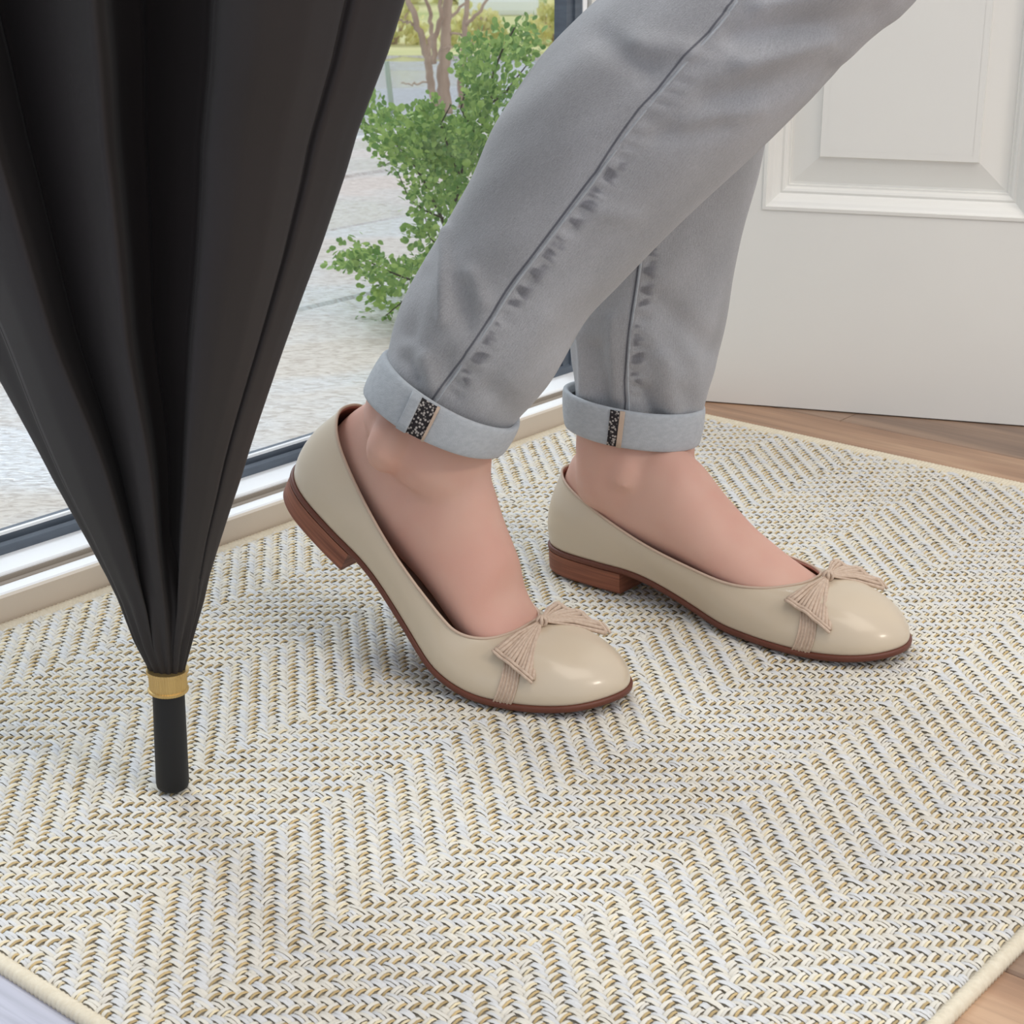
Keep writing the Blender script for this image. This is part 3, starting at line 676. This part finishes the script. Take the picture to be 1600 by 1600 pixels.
def cat(P,n):
    P=np.asarray(P,float);N=len(P);out=[]
    for k in range(N):
        a,b,c,d=P[(k-1)%N],P[k],P[(k+1)%N],P[(k+2)%N]
        for i in range(n):
            t=i/n
            out.append(.5*((2*b)+(c-a)*t+(2*a-5*b+4*c-d)*t*t+(3*b-a-3*c+d)*t**3))
    return np.array(out)
def loops(n=8,side=1):
    Q=cat(CT,n)
    S=np.stack([Q[:,0]*LS,Q[:,1]*side,zs(Q[:,0])],1)
    T=np.stack([Q[:,2]*LS,Q[:,3]*side,Q[:,4]],1)
    return S,T,Q
def upper(n=8,m=14,side=1):
    S,T,Q=loops(n,side)
    tan=np.roll(S,-1,0)-np.roll(S,1,0);out=np.stack([tan[:,1],-tan[:,0],0*tan[:,0]],1)*(-side)
    # loop goes back->lateral(+y)->toe : clockwise for side=1
    out=np.stack([-tan[:,1],tan[:,0],0*tan[:,0]],1)*side
    out/=np.linalg.norm(out,axis=1)[:,None]+1e-9
    h=(T[:,2]-S[:,2])[:,None];D=T-S;D[:,2]=0;d=np.linalg.norm(D,axis=1)[:,None]
    w=np.clip(d/.035,0,1)
    up=np.array([0,0,1.])
    P1=S+up*h*(.42+.13*w)+out*h*.11
    P2=T-D*.5*w-up*h*(.36*(1-w)-.06*w)+out*h*.10*(1-w)
    r=[]
    for j in range(m+1):
        t=j/m;r.append((1-t)**3*S+3*(1-t)**2*t*P1+3*(1-t)*t*t*P2+t**3*T)
    return np.array(r)   # (m+1, N, 3)
def bend(P,ang,xb=.66,wb=.20,ground=0.0):
    """heel lift: rotate region behind ball about y axis; smooth arc. ang radians"""
    P=np.array(P,float);x0=(xb-wb/2)*LS;x1=(xb+wb/2)*LS
    x=P[...,0];z=P[...,2];R=(x1-x0)/max(ang,1e-6)
    # arc length s behind x1 ; centreline z=0 curves upward
    s=np.clip(x1-x,0,x1-x0);th=s/(x1-x0)*ang;rest=np.clip(x0-x,0,None)
    cx=x1-R*np.sin(th);cz=R*(1-np.cos(th))
    nx=np.where(x<x1,cx-rest*np.cos(th)+z*np.sin(th),x)
    nz=np.where(x<x1,cz+rest*np.sin(th)+z*np.cos(th),z)
    P[...,0]=nx;P[...,2]=nz
    return P
def place(P,q):  # q: x,y,yaw,scale,z0,roll
    x,y,yaw,sc,z0=q[:5];P=np.array(P)*sc
    if len(q)>5:
        c,s=np.cos(q[5]),np.sin(q[5]);Y=P[...,1]*c-P[...,2]*s;Z=P[...,1]*s+P[...,2]*c;P[...,1]=Y;P[...,2]=Z
    c,s=np.cos(yaw),np.sin(yaw)
    return np.stack([P[...,0]*c-P[...,1]*s+x,P[...,0]*s+P[...,1]*c+y,P[...,2]+z0],-1)
def grid_faces(nr, k, closed=True):
    return [(i*k+j, i*k+(j+1) % k, (i+1)*k+(j+1) % k, (i+1)*k+j) for i in range(nr-1) for j in range(k if closed else k-1)]
def make_shoe(q, side, ang, label, nearside):
    def X(P):
        P = np.asarray(P, float); P = bend(P, ang) if ang else P
        return place(P, q)
    NU, MV = 8, 18
    U = upper(NU, MV, side); S, T, Qc = loops(NU, side); n = len(S)
    F = grid_faces(MV+1, n)
    if side > 0: F = [f[::-1] for f in F]
    sh = mesh_obj('ballet_flat', X(U).reshape(-1, 3), F, M['leather'], None, True); fixn(sh)
    sh.data.materials.append(M['lining'])
    so = sh.modifiers.new('thickness', 'SOLIDIFY'); so.thickness = .0016; so.offset = -1; so.material_offset = 1; so.material_offset_rim = 1
    ss = sh.modifiers.new('smooth', 'SUBSURF'); ss.levels = 1; ss.render_levels = 1
    sh['label'] = label; adopt(sh, person)
    def sub(o): o.parent = sh; return o             # vertices are in world space and the shoe's own matrix is the identity
    # topline piping
    tp = X(T); b = MB()
    P = np.concatenate([tp, tp[:1], tp[1:2]]); b.tube(P, .0009, 8, False); o = b.build('topline_piping', M['piping'], None, True); sub(o)
    ins = X(T*np.array([1, .965, 1])-[0, 0, .0011]); P = np.concatenate([ins, ins[:2]]); b = MB(); b.tube(P, .0008, 8, False); sub(b.build('lining_edge', M['lining'], None, True))
    # outsole
    tan_ = np.roll(S, -1, 0)-np.roll(S, 1, 0); out = np.stack([-tan_[:, 1], tan_[:, 0], 0*tan_[:, 0]], 1)*side; out /= np.linalg.norm(out, axis=1)[:, None]+1e-9
    def cap(ofs, flip): 
        f = [(ofs+k, ofs+k+1, ofs+n-k-1, ofs+(n-k) % n) for k in range(1, n//2-1)]; f += [(ofs, ofs+1, ofs+n-1), (ofs+n//2-1, ofs+n//2, ofs+n//2+1)]
        return [x[::-1] for x in f] if flip else f
    prof_ = [(.0000, .0004), (.0012, .0002), (.0016, -.0006), (.0014, -.0024), (.0002, -.0036)]
    rings = [S+out*a+np.array([0, 0, z]) for a, z in prof_]
    V = np.concatenate(rings); Fo = grid_faces(len(rings), n)+cap(0, False)+cap(n*(len(rings)-1), True)
    o = fixn(mesh_obj('outsole', X(V), Fo, M['sole'], None, True)); sub(o)
    # stacked heel
    hx = .272*LS; idx = [i for i in range(n) if S[i, 0] < hx]; idx.sort(key=lambda i: i if i < n//2 else i-n)
    lp = S[idx]+out[idx]*.0010; k = len(lp); rings = []; uvs = []
    zt = zs(.1)-.0034
    per = np.concatenate([[0], np.cumsum(np.linalg.norm(np.diff(lp[:, :2], axis=0), axis=1))])
    lv = [0, .0012, .0035, .006, .009, zt]
    for i, z in enumerate(lv):
        R_ = lp.copy(); R_[:, 2] = z; ins_ = (1-z/zt)*.0008+(.0008 if i == 0 else 0); R_ -= out[idx]*ins_; rings.append(R_); uvs += [(p_, z) for p_ in per]
    V = np.concatenate(rings); Fh = grid_faces(len(rings), k); Fh += [tuple(range(k)), tuple(range(k*(len(rings)-1), k*len(rings)))]
    o = fixn(mesh_obj('heel', X(V), Fh, M['heel'], None, False, uvs)); sub(o)
    # insole
    V = S*np.array([1, .96, 1])+[0, 0, .0012]; o = fixn(mesh_obj('insole', X(V), cap(0, False), M['piping'], None)); sub(o)
    # surface sampler (control index ci, v 0..1)
    def SU(ci, v):
        x = (ci*NU) % n; i0 = int(math.floor(x)) % n; i1 = (i0+1) % n; f = x-math.floor(x); y = v*MV; j0 = min(int(y), MV-1); g = y-j0
        p = lambda j: U[j, i0]*(1-f)+U[j, i1]*f
        P = p(j0)*(1-g)+p(j0+1)*g; du = (U[j0, i1]-U[j0, i0]); dv_ = p(j0+1)-p(j0); nn = np.cross(du, dv_); nn /= np.linalg.norm(nn)+1e-9
        c = np.array([P[0], 0, .012]); 
        if nn@(P-c) < 0: nn = -nn
        return P, nn
    knot, _ = SU(10.0, .97); knot = knot+np.array([.0045, 0, .0030])
    # threads of the bow: two gathered fans
    def fan(sgn, name):
        b = MB(); ends = []
        for k in range(13):
            f = k/12
            if sgn < 0: ci, v = 10-sgn_n*(2.50-.64*f), .68-.36*f     # side that hangs down
            else:       ci, v = 10+sgn_n*(2.40-.70*f), .80-.42*f
            P, nn = SU(ci, v); P = P+nn*((.0026 if sgn < 0 else .0052)+.0009*math.sin(f*17)); mid = (knot+P)/2+nn*.0016+np.array([0, 0, .0006*math.sin(f*23)])
            pts = dens(np.array([knot, mid, P]), 4); w = np.linspace(.0006, .00135, len(pts)); b.tube(pts, w, 6); ends.append(P+nn*.0006)
            if k < 12 and k % 2 == 0: pass
        sub(b.build(name, M['thread'], None, True))
        b = MB(); E = np.array(ends); b.tube(dens(E, 3), .0011, 6); b.tube(dens(E+(E-knot)*.06, 3), .0009, 6); sub(b.build('bow_band', M['thread'], None, True))
    sgn_n = nearside                                     # +1: camera side has index below 10 (lateral), -1: above
    fan(-1, 'bow_loop'); fan(1, 'bow_loop')
    b = MB()
    for k in range(3):
        a = np.linspace(0, 2*math.pi, 13)[:-1]; ph = k*1.05
        P = np.array([knot+np.array([.0030*math.cos(t_)*math.cos(ph)+.0003, .0030*math.cos(t_)*math.sin(ph), .0026*math.sin(t_)]) for t_ in a]); P = np.concatenate([P, P[:2]]); b.tube(P, .0010, 6, False)
    b.tube([knot+[-.0022, 0, 0], knot, knot+[.0022, 0, 0]], [.0014, .0024, .0014], 8)
    sub(b.build('bow_knot', M['thread'], None, True))
    # strap of stitched threads down to the sole on both sides
    for sg in (1, -1):
        b = MB(); lines = []
        for k in range(6):
            pts = []
            for v in np.linspace(.52, .0, 9):
                ci = 10-sg*sgn_n*(2.66-.62*v-.30*k/5); P, nn = SU(ci, v); pts.append(P+nn*.0007)
            lines.append(np.array(pts)); b.tube(lines[-1], .00055 if k % 2 else .00075, 5)
        L0 = np.array(lines); kk = L0.shape[1]; V = (L0[[0, 5]]).reshape(-1, 3); b.add(L0.reshape(-1, 3)-np.array([0, 0, 0.0]), [(i*kk+j, i*kk+j+1, (i+1)*kk+j+1, (i+1)*kk+j) for i in range(5) for j in range(kk-1)])
        sub(b.build('strap', M['thread'], None, True))
    for ch in sh.children:
        if ch.name.split('.')[0] in ('bow_loop', 'bow_band', 'bow_knot', 'strap'):
            me = ch.data; v = np.empty(len(me.vertices)*3); me.vertices.foreach_get('co', v); me.vertices.foreach_set('co', X(v.reshape(-1, 3)).ravel()); me.update()
    return sh
make_shoe(QF, 1, 0, 'far beige shoe set flat on the rug', -1)
make_shoe(QN, -1, BEND, 'near beige shoe with its heel lifted', 1)

# ---- body: both feet, ankles and legs in one skin
def sup(cx, cy, rx, ry, k, e=2.3):
    a = np.arange(k)*2*math.pi/k; c, s_ = np.cos(a), np.sin(a)
    return np.stack([cx+rx*np.sign(c)*np.abs(c)**(2/e), cy+ry*np.sign(s_)*np.abs(s_)**(2/e)], 1)
FT_F = [(.007, .006, .028, .048), (.010, .011, .022, .062), (.018, .0165, .0195, .080), (.035, .0215, .0185, .092), (.060, .0245, .0185, .100), (.085, .0262, .0185, .098), (.102, .0270, .0185, .089), (.118, .0272, .0170, .0725),
        (.138, .0275, .0130, .0555), (.160, .0270, .0090, .0430), (.180, .0265, .0075, .0335), (.200, .0255, .0075, .0275), (.220, .0220, .0075, .0235), (.234, .0130, .009, .019)]
FT_N = [(x, w, z0, z1+(.007*math.exp(-((x-.140)/.03)**2))) for x, w, z0, z1 in FT_F]
def foot(b, FT, q, side, ang):
    X = lambda P: place(bend(np.asarray(P, float), ang) if ang else np.asarray(P, float), q)
    FT = np.array(FT); xs = np.linspace(FT[0, 0], FT[-1, 0], 46); rings = []; k = 28
    for x in xs:
        hw, z0, z1 = [np.interp(x, FT[:, 0], FT[:, c]) for c in (1, 2, 3)]
        s2 = sup(0, (z0+z1)/2, hw, (z1-z0)/2, k, 2.15); t_ = np.clip((s2[:, 1]-z0)/(z1-z0), 0, 1)
        y = s2[:, 0]*(1-.18*np.clip((t_-.45)/.55, 0, 1)) - side*.0035*t_
        rings.append(X(np.stack([np.full(k, x), y, s2[:, 1]], 1)))
    b.loft(rings)
    top = lambda x: np.interp(x, FT[:, 0], FT[:, 3])
    for i, yy in enumerate((-.019, -.010, -.001, .008, .017)):   # tendons and toes, big toe first
        y0 = yy*side; x0 = .118 if 0 < i < 4 else .140; drop = .0050 if i in (0,) else (.0046+.0022*i if i < 4 else .0145)
        P = [(x, y0*(.45+.55*min(1, (x-x0)/.06)), top(x)-.0040-drop*.35-abs(y0)**2*14*(1 if x > .15 else .5)) for x in np.linspace(x0, .186, 7)]
        b.tube(X(P), .0043 if i else .0052, 8)
        tl = (.224, .223, .217, .209, .200)[i]; r = (.0080, .0062, .0060, .0056, .0052)[i]
        P = [(x, yy*1.05*side*(1-.25*max(0, x-.2)/.04), .009+r+(.004 if k_ == 1 else 0)) for k_, x in enumerate(np.linspace(.185, tl, 4))]
        b.tube(X(P), [r, r, r*.95, r*.6], 10)
    return X
b = MB()
XF = foot(b, FT_F, QF, 1, 0); XN = foot(b, FT_N, QN, -1, BEND)
def skin_leg(chords, rb=.82):
    rings = []
    for (lx, ly, rx, ry, Y) in chords:
        L_, R_ = at_y(lx, ly, Y), at_y(rx, ry, Y); c = (L_+R_)/2; h = (R_-L_)/2; a = np.arange(28)*2*math.pi/28
        rings.append(c-np.cos(a)[:, None]*h+np.sin(a)[:, None]*np.array([0, -1, 0])*np.linalg.norm(h)*rb)
    return rings
YF = XF([[.055, 0, .1]])[0][1]; YN = XN([[.055, 0, .1]])[0][1]
SF = [(906, 778, 1078, 790, YF), (899, 752, 1092, 752, YF), (899, 725, 1088, 727, YF), (899, 700, 1085, 708, YF), (900, 670, 1088, 680, YF), (905, 600, 1100, 610, YF), (915, 480, 1130, 480, YF-.005), (925, 300, 1165, 300, YF-.015), (950, 60, 1215, 60, YF-.03), (980, -160, 1265, -150, YF-.045)]
SN = [(592, 715, 752, 800, YN), (572, 672, 765, 772, YN), (566, 646, 768, 740, YN), (572, 622, 769, 713, YN), (590, 590, 780, 690, YN), (622, 540, 815, 640, YN), (715, 415, 885, 500, YN-.01), (810, 240, 1020, 330, YN-.02), (930, 70, 1180, 160, YN-.03), (1090, -100, 1360, -10, YN-.04)]
b.loft(skin_leg(SF[:4])+skin_leg(SF[4:5], .74)+skin_leg([(920, 600, 1070, 608, YF), (940, 480, 1095, 480, YF-.005), (950, 300, 1130, 300, YF-.015), (975, 60, 1190, 60, YF-.03), (1000, -160, 1240, -150, YF-.045)], .55))
b.loft(skin_leg(SN[:5])+skin_leg(SN[5:], .7))
# ankle bones
for (px_, py_, Y_, dx_, r_) in ((977, 745, YF-.0255, .004, .0110), (603, 700, YN-.0262, .012, .0118)):
    p = at_y(px_, py_, Y_); b.tube(dens(np.array([p+[0, .012, -.012], p, p+[dx_*.5, .004, .012], p+[dx_, .014, .030]]), 4), np.array([r_*.6, r_*.8]+[r_]*5+[r_*.95]*3+[r_*.8]*3), 14)
# thighs and hips (above the frame)
kf = (at_y(980, -160, YF-.045)+at_y(1265, -150, YF-.045))/2; kn = (at_y(1090, -110, YN-.04)+at_y(1420, 0, YN-.04))/2
hip = (kf+kn)/2+np.array([-.02, .02, .38]); 
for kx, sg in ((kf, 1), (kn, -1)):
    b.tube(dens(np.array([kx+[0, .01, .035], kx+[0, .01, .07], (kx+hip)/2+[0, sg*.03, .04], hip+[0, sg*.075, .02]]), 5), np.linspace(.050, .078, 16), 20)
b.tube(np.array([hip+[0, 0, -.06], hip, hip+[0, 0, .08], hip+[0, 0, .16]]), np.array([.08, .125, .12, .10]), 20)
body = b.build('body', M['skin'], None, True); adopt(body, person)
rm = body.modifiers.new('union', 'REMESH'); rm.mode = 'VOXEL'; rm.voxel_size = .0021; rm.use_smooth_shade = True
sm = body.modifiers.new('soften', 'SMOOTH'); sm.factor = .5; sm.iterations = 14
body['label'] = 'bare pale feet and ankles'

# ---- jeans
def catm(P, n):
    P = np.asarray(P, float); N = len(P); out = []
    for k in range(N-1):
        a, b_, c, d = P[max(k-1, 0)], P[k], P[k+1], P[min(k+2, N-1)]
        for i in range(n):
            t = i/n; out.append(.5*((2*b_)+(c-a)*t+(2*a-5*b_+4*c-d)*t*t+(3*b_-a-3*c+d)*t**3))
    out.append(P[-1]); return np.array(out)
def leg(chords, rb, seam, folds, per, nseg=150, seedp=0.0, pv=(2.5, 27)):
    Cc = catm(chords, per); nr = len(Cc); th = np.arange(nseg)*2*math.pi/nseg
    cen = []; hv = []
    for lx, ly, rx, ry, Y in Cc:
        L_, R_ = at_y(lx, ly, Y), at_y(rx, ry, Y); cen.append((L_+R_)/2); hv.append((R_-L_)/2)
    cen = np.array(cen); hv = np.array(hv); A_ = np.linalg.norm(hv, axis=1)
    G = cen[:, None]-np.cos(th)[None, :, None]*hv[:, None]+np.sin(th)[None, :, None]*np.array([0, -1, 0])*(A_*rb)[:, None, None]
    # seam angle per ring
    sp = np.asarray(seam, float); P2 = proj(G)
    ths = []
    near = (th > .25) & (th < math.pi-.25); ni = np.where(near)[0]
    for r in range(nr):
        best = (1e9, 0)
        for i in ni:
            p = P2[r, i]
            for a, b_ in zip(sp[:-1], sp[1:]):
                d = b_-a; t = np.clip(((p-a)@d)/(d@d), 0, 1); e_ = np.hypot(*(p-a-d*t))
                if e_ < best[0]: best = (e_, th[i], t)
        ths.append(best[1] if best[0] < 6 else np.nan)
    ths = np.array(ths); ok = ~np.isnan(ths); ths = np.interp(np.arange(nr), np.where(ok)[0], ths[ok])
    ker = np.ones(9)/9; ths = np.convolve(np.pad(ths, 4, 'edge'), ker, 'valid')
    s_ = np.concatenate([[0], np.cumsum(np.linalg.norm(np.diff(cen, axis=0), axis=1))])
    u = (th[None]-ths[:, None])*A_[:, None]*100; v = np.broadcast_to((s_*100)[:, None], u.shape)
    N_ = G-cen[:, None]; N_ /= np.linalg.norm(N_, axis=2)[:, :, None]
    D = .0007*np.sin(u*.55+v*.33+seedp)*np.sin(v*.42+1.3+seedp)+.0004*np.sin(u*1.3-v*.8+seedp)
    D += .0010*np.exp(-((u-.24)/.16)**2)-.0009*np.exp(-((u+.02)/.09)**2)
    win = np.clip((u-.3)/.2, 0, 1)*np.clip((1.4-u)/.5, 0, 1)*np.clip((v-pv[0])/2, 0, 1)*np.clip((pv[1]-v)/3, 0, 1)
    D += .0008*win*np.sin(v*7.2+1.4*np.sin(v*1.9)+u*.8)
    nearm = np.clip(np.sin(th)*4, 0, 1)[None]
    for (ax, ay, bx, by, w, amp) in folds:
        a = np.array([ax, ay], float); d = np.array([bx-ax, by-ay], float); t = np.clip(((P2-a)@d)/(d@d), 0, 1); e_ = np.linalg.norm(P2-a-t[..., None]*d, axis=-1)
        D += amp*np.exp(-(e_/w)**2)*nearm
    G = G+N_*D[:, :, None]
    return G, u, v
YJN, YJF = YN, YF
CN = [(584, 622, 776, 705, YJN), (596, 580, 795, 675, YJN), (606, 545, 812, 652, YJN), (619, 500, 838, 622, YJN), (637, 453, 868, 583, YJN-.003), (687, 369, 913, 502, YJN-.008), (719, 312, 965, 445, YJN-.012), (750, 250, 1030, 378, YJN-.015),
      (778, 190, 1090, 320, YJN-.018), (812, 135, 1155, 257, YJN-.022), (862, 72, 1225, 192, YJN-.026), (918, 14, 1292, 128, YJN-.03), (968, -28, 1350, 64, YJN-.033), (1018, -66, 1405, 22, YJN-.036), (1070, -112, 1450, -40, YJN-.04), (1110, -190, 1480, -170, YJN-.04)]
CFAR = [(900, 668, 1086, 684, YJF), (899, 612, 1096, 632, YJF), (893, 560, 1118, 575, YJF), (893, 500, 1134, 500, YJF-.003), (900, 430, 1148, 425, YJF-.006), (908, 350, 1165, 342, YJF-.01), (917, 270, 1187, 262, YJF-.014), (930, 170, 1210, 170, YJF-.02), (946, 60, 1236, 60, YJF-.028), (965, -100, 1262, -90, YJF-.038), (970, -220, 1275, -220, YJF-.045)]
SEAM_N = [(1165, -30), (1145, 0), (1117, 37), (1061, 98), (1028, 136), (981, 192), (953, 234), (911, 295), (873, 347), (822, 412), (780, 473), (737, 539), (671, 630), (650, 660)]
SEAM_F = [(1004, 380), (995, 417), (990, 459), (981, 539), (976, 609), (974, 647), (973, 690)]
FN = [(696, 360, 691, 500, 9, .0038), (664, 560, 674, 600, 13, .0030), (662, 430, 640, 520, 15, -.0022), (724, 450, 728, 510, 16, -.0030), (736, 430, 752, 470, 14, .0028), (636, 560, 652, 590, 12, -.0026), (768, 610, 800, 640, 18, -.0022), (700, 560, 712, 620, 13, -.0012),
      (1000, 70, 1075, 78, 20, .0030), (1150, 58, 1370, 22, 20, -.0042), (1110, 152, 1300, 112, 22, -.0038), (1030, 212, 1130, 196, 17, -.0030), (1165, 100, 1290, 66, 18, .0036), (1075, 196, 1180, 168, 16, .0028), (930, 330, 990, 340, 16, .0016), (940, 60, 1010, 110, 22, -.0025), (850, 500, 800, 590, 20, .0016), (1190, 10, 1330, -20, 16, .003)]
FF_ = [(1010, 615, 1022, 650, 15, -.0050), (1030, 560, 1052, 640, 15, .0034), (1030, 470, 1110, 545, 20, -.0034), (1015, 525, 1060, 590, 16, .0024), (932, 545, 946, 635, 12, -.0036), (907, 520, 914, 620, 8, .0034), (957, 500, 960, 620, 9, .0022), (1085, 560, 1095, 640, 14, .0015)]
J = []
GN, uN, vN = leg(CN, 1.0, SEAM_N, FN, 12); GF, uF, vF = leg(CFAR, .76, SEAM_F, FF_, 14, seedp=1.7, pv=(2.0, 14.5))
b = MB(); UVs = []
for G, u, v in ((GN, uN, vN), (GF, uF, vF)):
    k = G.shape[1]
    # close the ring with a duplicated column so the UV map does not wrap across one face
    G2 = np.concatenate([G, G[:, :1]], 1); u2 = np.concatenate([u, u[:, :1]+2*math.pi*5.5], 1); v2 = np.concatenate([v, v[:, :1]], 1)
    # put the UV break at the back (theta = 3/2 pi)
    sh_ = int(k*.75); G2 = np.concatenate([G[:, sh_:], G[:, :sh_+1]], 1); u2 = np.concatenate([u[:, sh_:]-0, u[:, :sh_+1]], 1); r_ = (u[:, 1:2]-u[:, 0:1])*k
    u2 = np.concatenate([u[:, sh_:]-r_, u[:, :sh_+1]], 1); v2 = np.concatenate([v[:, sh_:], v[:, :sh_+1]], 1)
    b.add(G2.reshape(-1, 3), grid_faces(G2.shape[0], G2.shape[1], False)); UVs.append(np.stack([u2.ravel(), v2.ravel()], 1))
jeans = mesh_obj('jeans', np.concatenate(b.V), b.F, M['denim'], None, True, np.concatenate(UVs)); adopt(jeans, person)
jeans['label'] = 'faded light grey denim jeans'
so = jeans.modifiers.new('thickness', 'SOLIDIFY'); so.thickness = .0012; so.offset = -1
fixn(jeans)
def jsub(o): o.parent = jeans; return o
# thighs and seat of the jeans, above the frame
b = MB()
def ringtube(P, R, k=40):
    m = MB(); m.tube(P, R, k, True); return m
for kx, sg, r0 in ((kf, 1, .064), (kn, -1, .076)):
    b.tube(dens(np.array([kx+[0, .01, .045], kx+[0, .01, .08], (kx+hip)/2+[0, sg*.03, .04], hip+[0, sg*.075, .02]]), 6), np.linspace(r0, .098, 19), 36)
b.tube(dens(np.array([hip+[0, 0, -.09], hip, hip+[0, 0, .08], hip+[0, 0, .14]]), 5), np.interp(np.linspace(0, 3, 16), [0, 1, 2, 3], [.10, .15, .145, .125]), 36)
o = b.build('jeans_seat', M['denim_cuff'], None, True); rm = o.modifiers.new('union', 'REMESH'); rm.mode = 'VOXEL'; rm.voxel_size = .006; rm.use_smooth_shade = True; jsub(o)

def cuff(bot, top, rb, name='cuff', wob=0.0):
    nseg = 120; th = np.arange(nseg)*2*math.pi/nseg
    prof_ = [(.50, -.0042), (.06, -.0040), (-.015, -.0026), (-.02, -.0008), (.02, .0003), (.25, .0008), (.5, .0010), (.75, .0008), (.96, .0004), (1.01, -.0006), (1.02, -.0022), (.97, -.0036), (.80, -.0042)]
    def ring(ch):
        lx, ly, rx, ry, Y = ch; L_, R_ = at_y(lx, ly, Y), at_y(rx, ry, Y); c = (L_+R_)/2; h = (R_-L_)/2
        return c, -np.cos(th)[:, None]*h+np.sin(th)[:, None]*np.array([0, -1, 0])*np.linalg.norm(h)*rb
    cb, rbv = ring(bot); ct, rtv = ring(top)
    def at(t, off):
        c = cb*(1-t)+ct*t; r = rbv*(1-t)+rtv*t; n_ = r/np.linalg.norm(r, axis=1)[:, None]
        w = 1+wob*(np.sin(th*3+1+t)*.012+np.sin(th*7+2*t)*.005)
        return c+r*w[:, None]+n_*off
    rings = [at(t, o_) for t, o_ in prof_]
    b = MB(); b.loft(rings, False, True); o = fixn(b.build(name, M['denim_cuff'], None, True)); s2 = o.modifiers.new('smooth', 'SUBSURF'); s2.levels = 1; s2.render_levels = 1
    jsub(o)
    def patch(nm, x0, x1, t0, t1, off, m, skew=0.0, thick=.0008):
        g = []
        for t in np.linspace(t0, t1, 6):
            R_ = at(t, np.interp(t, [0, .5, 1], [.0006, .0014, .0006])+off); p = proj(R_); nearm = np.where(np.sin(th) > .05)[0]; xs = p[nearm, 0]; o_ = np.argsort(xs)
            row = []
            for x in np.linspace(x0+skew*t, x1+skew*t, 7):
                row.append([np.interp(x, xs[o_], R_[nearm][o_][:, c]) for c in range(3)])
            g.append(row)
        G = np.array(g); Fp = grid_faces(6, 7, False); o = fixn(mesh_obj(nm, G.reshape(-1, 3), Fp, m, None, True)); s3 = o.modifiers.new('t', 'SOLIDIFY'); s3.thickness = thick; s3.offset = 0
        jsub(o); return o
    return patch
pn = cuff((569, 608, 789, 702, YN), (601, 552, 815, 660, YN), 1.12, wob=1)
pn('cuff_fold', 619, 633, 0, 1.0, .0012, M['denim_cuff'], 27, .0016)
pn('cuff_tape', 633, 657, .02, .97, .0003, M['tape'], 27)
pn('cuff_strip', 657, 661, 0, 1.0, .0009, M['piping'], 27, .0012)
pf = cuff((883, 664, 1093, 690, YF), (881, 606, 1103, 634, YF), .82, wob=.6)
pf('cuff_tape', 948, 962, .02, .98, .0004, M['tape'], 6)
pf('cuff_strip', 962, 970, 0, 1.0, .0006, M['piping'], 7)
# raised seam cord up each leg
for G, u, rng_ in ((GN, uN, None), (GF, uF, None)):
    P = []
    for r in range(4, G.shape[0]-4, 2):
        i = int(np.argmin(np.abs(u[r]-.26))); P.append(G[r, i])
    P = np.array(P); ker = np.ones(7)/7; P = np.stack([np.convolve(np.pad(P[:, c], 3, 'edge'), ker, 'valid') for c in range(3)], 1)
    b = MB(); b.tube(P+[0, .0004, 0], .0007, 6); jsub(b.build('seam', M['denim_cuff'], None, True))
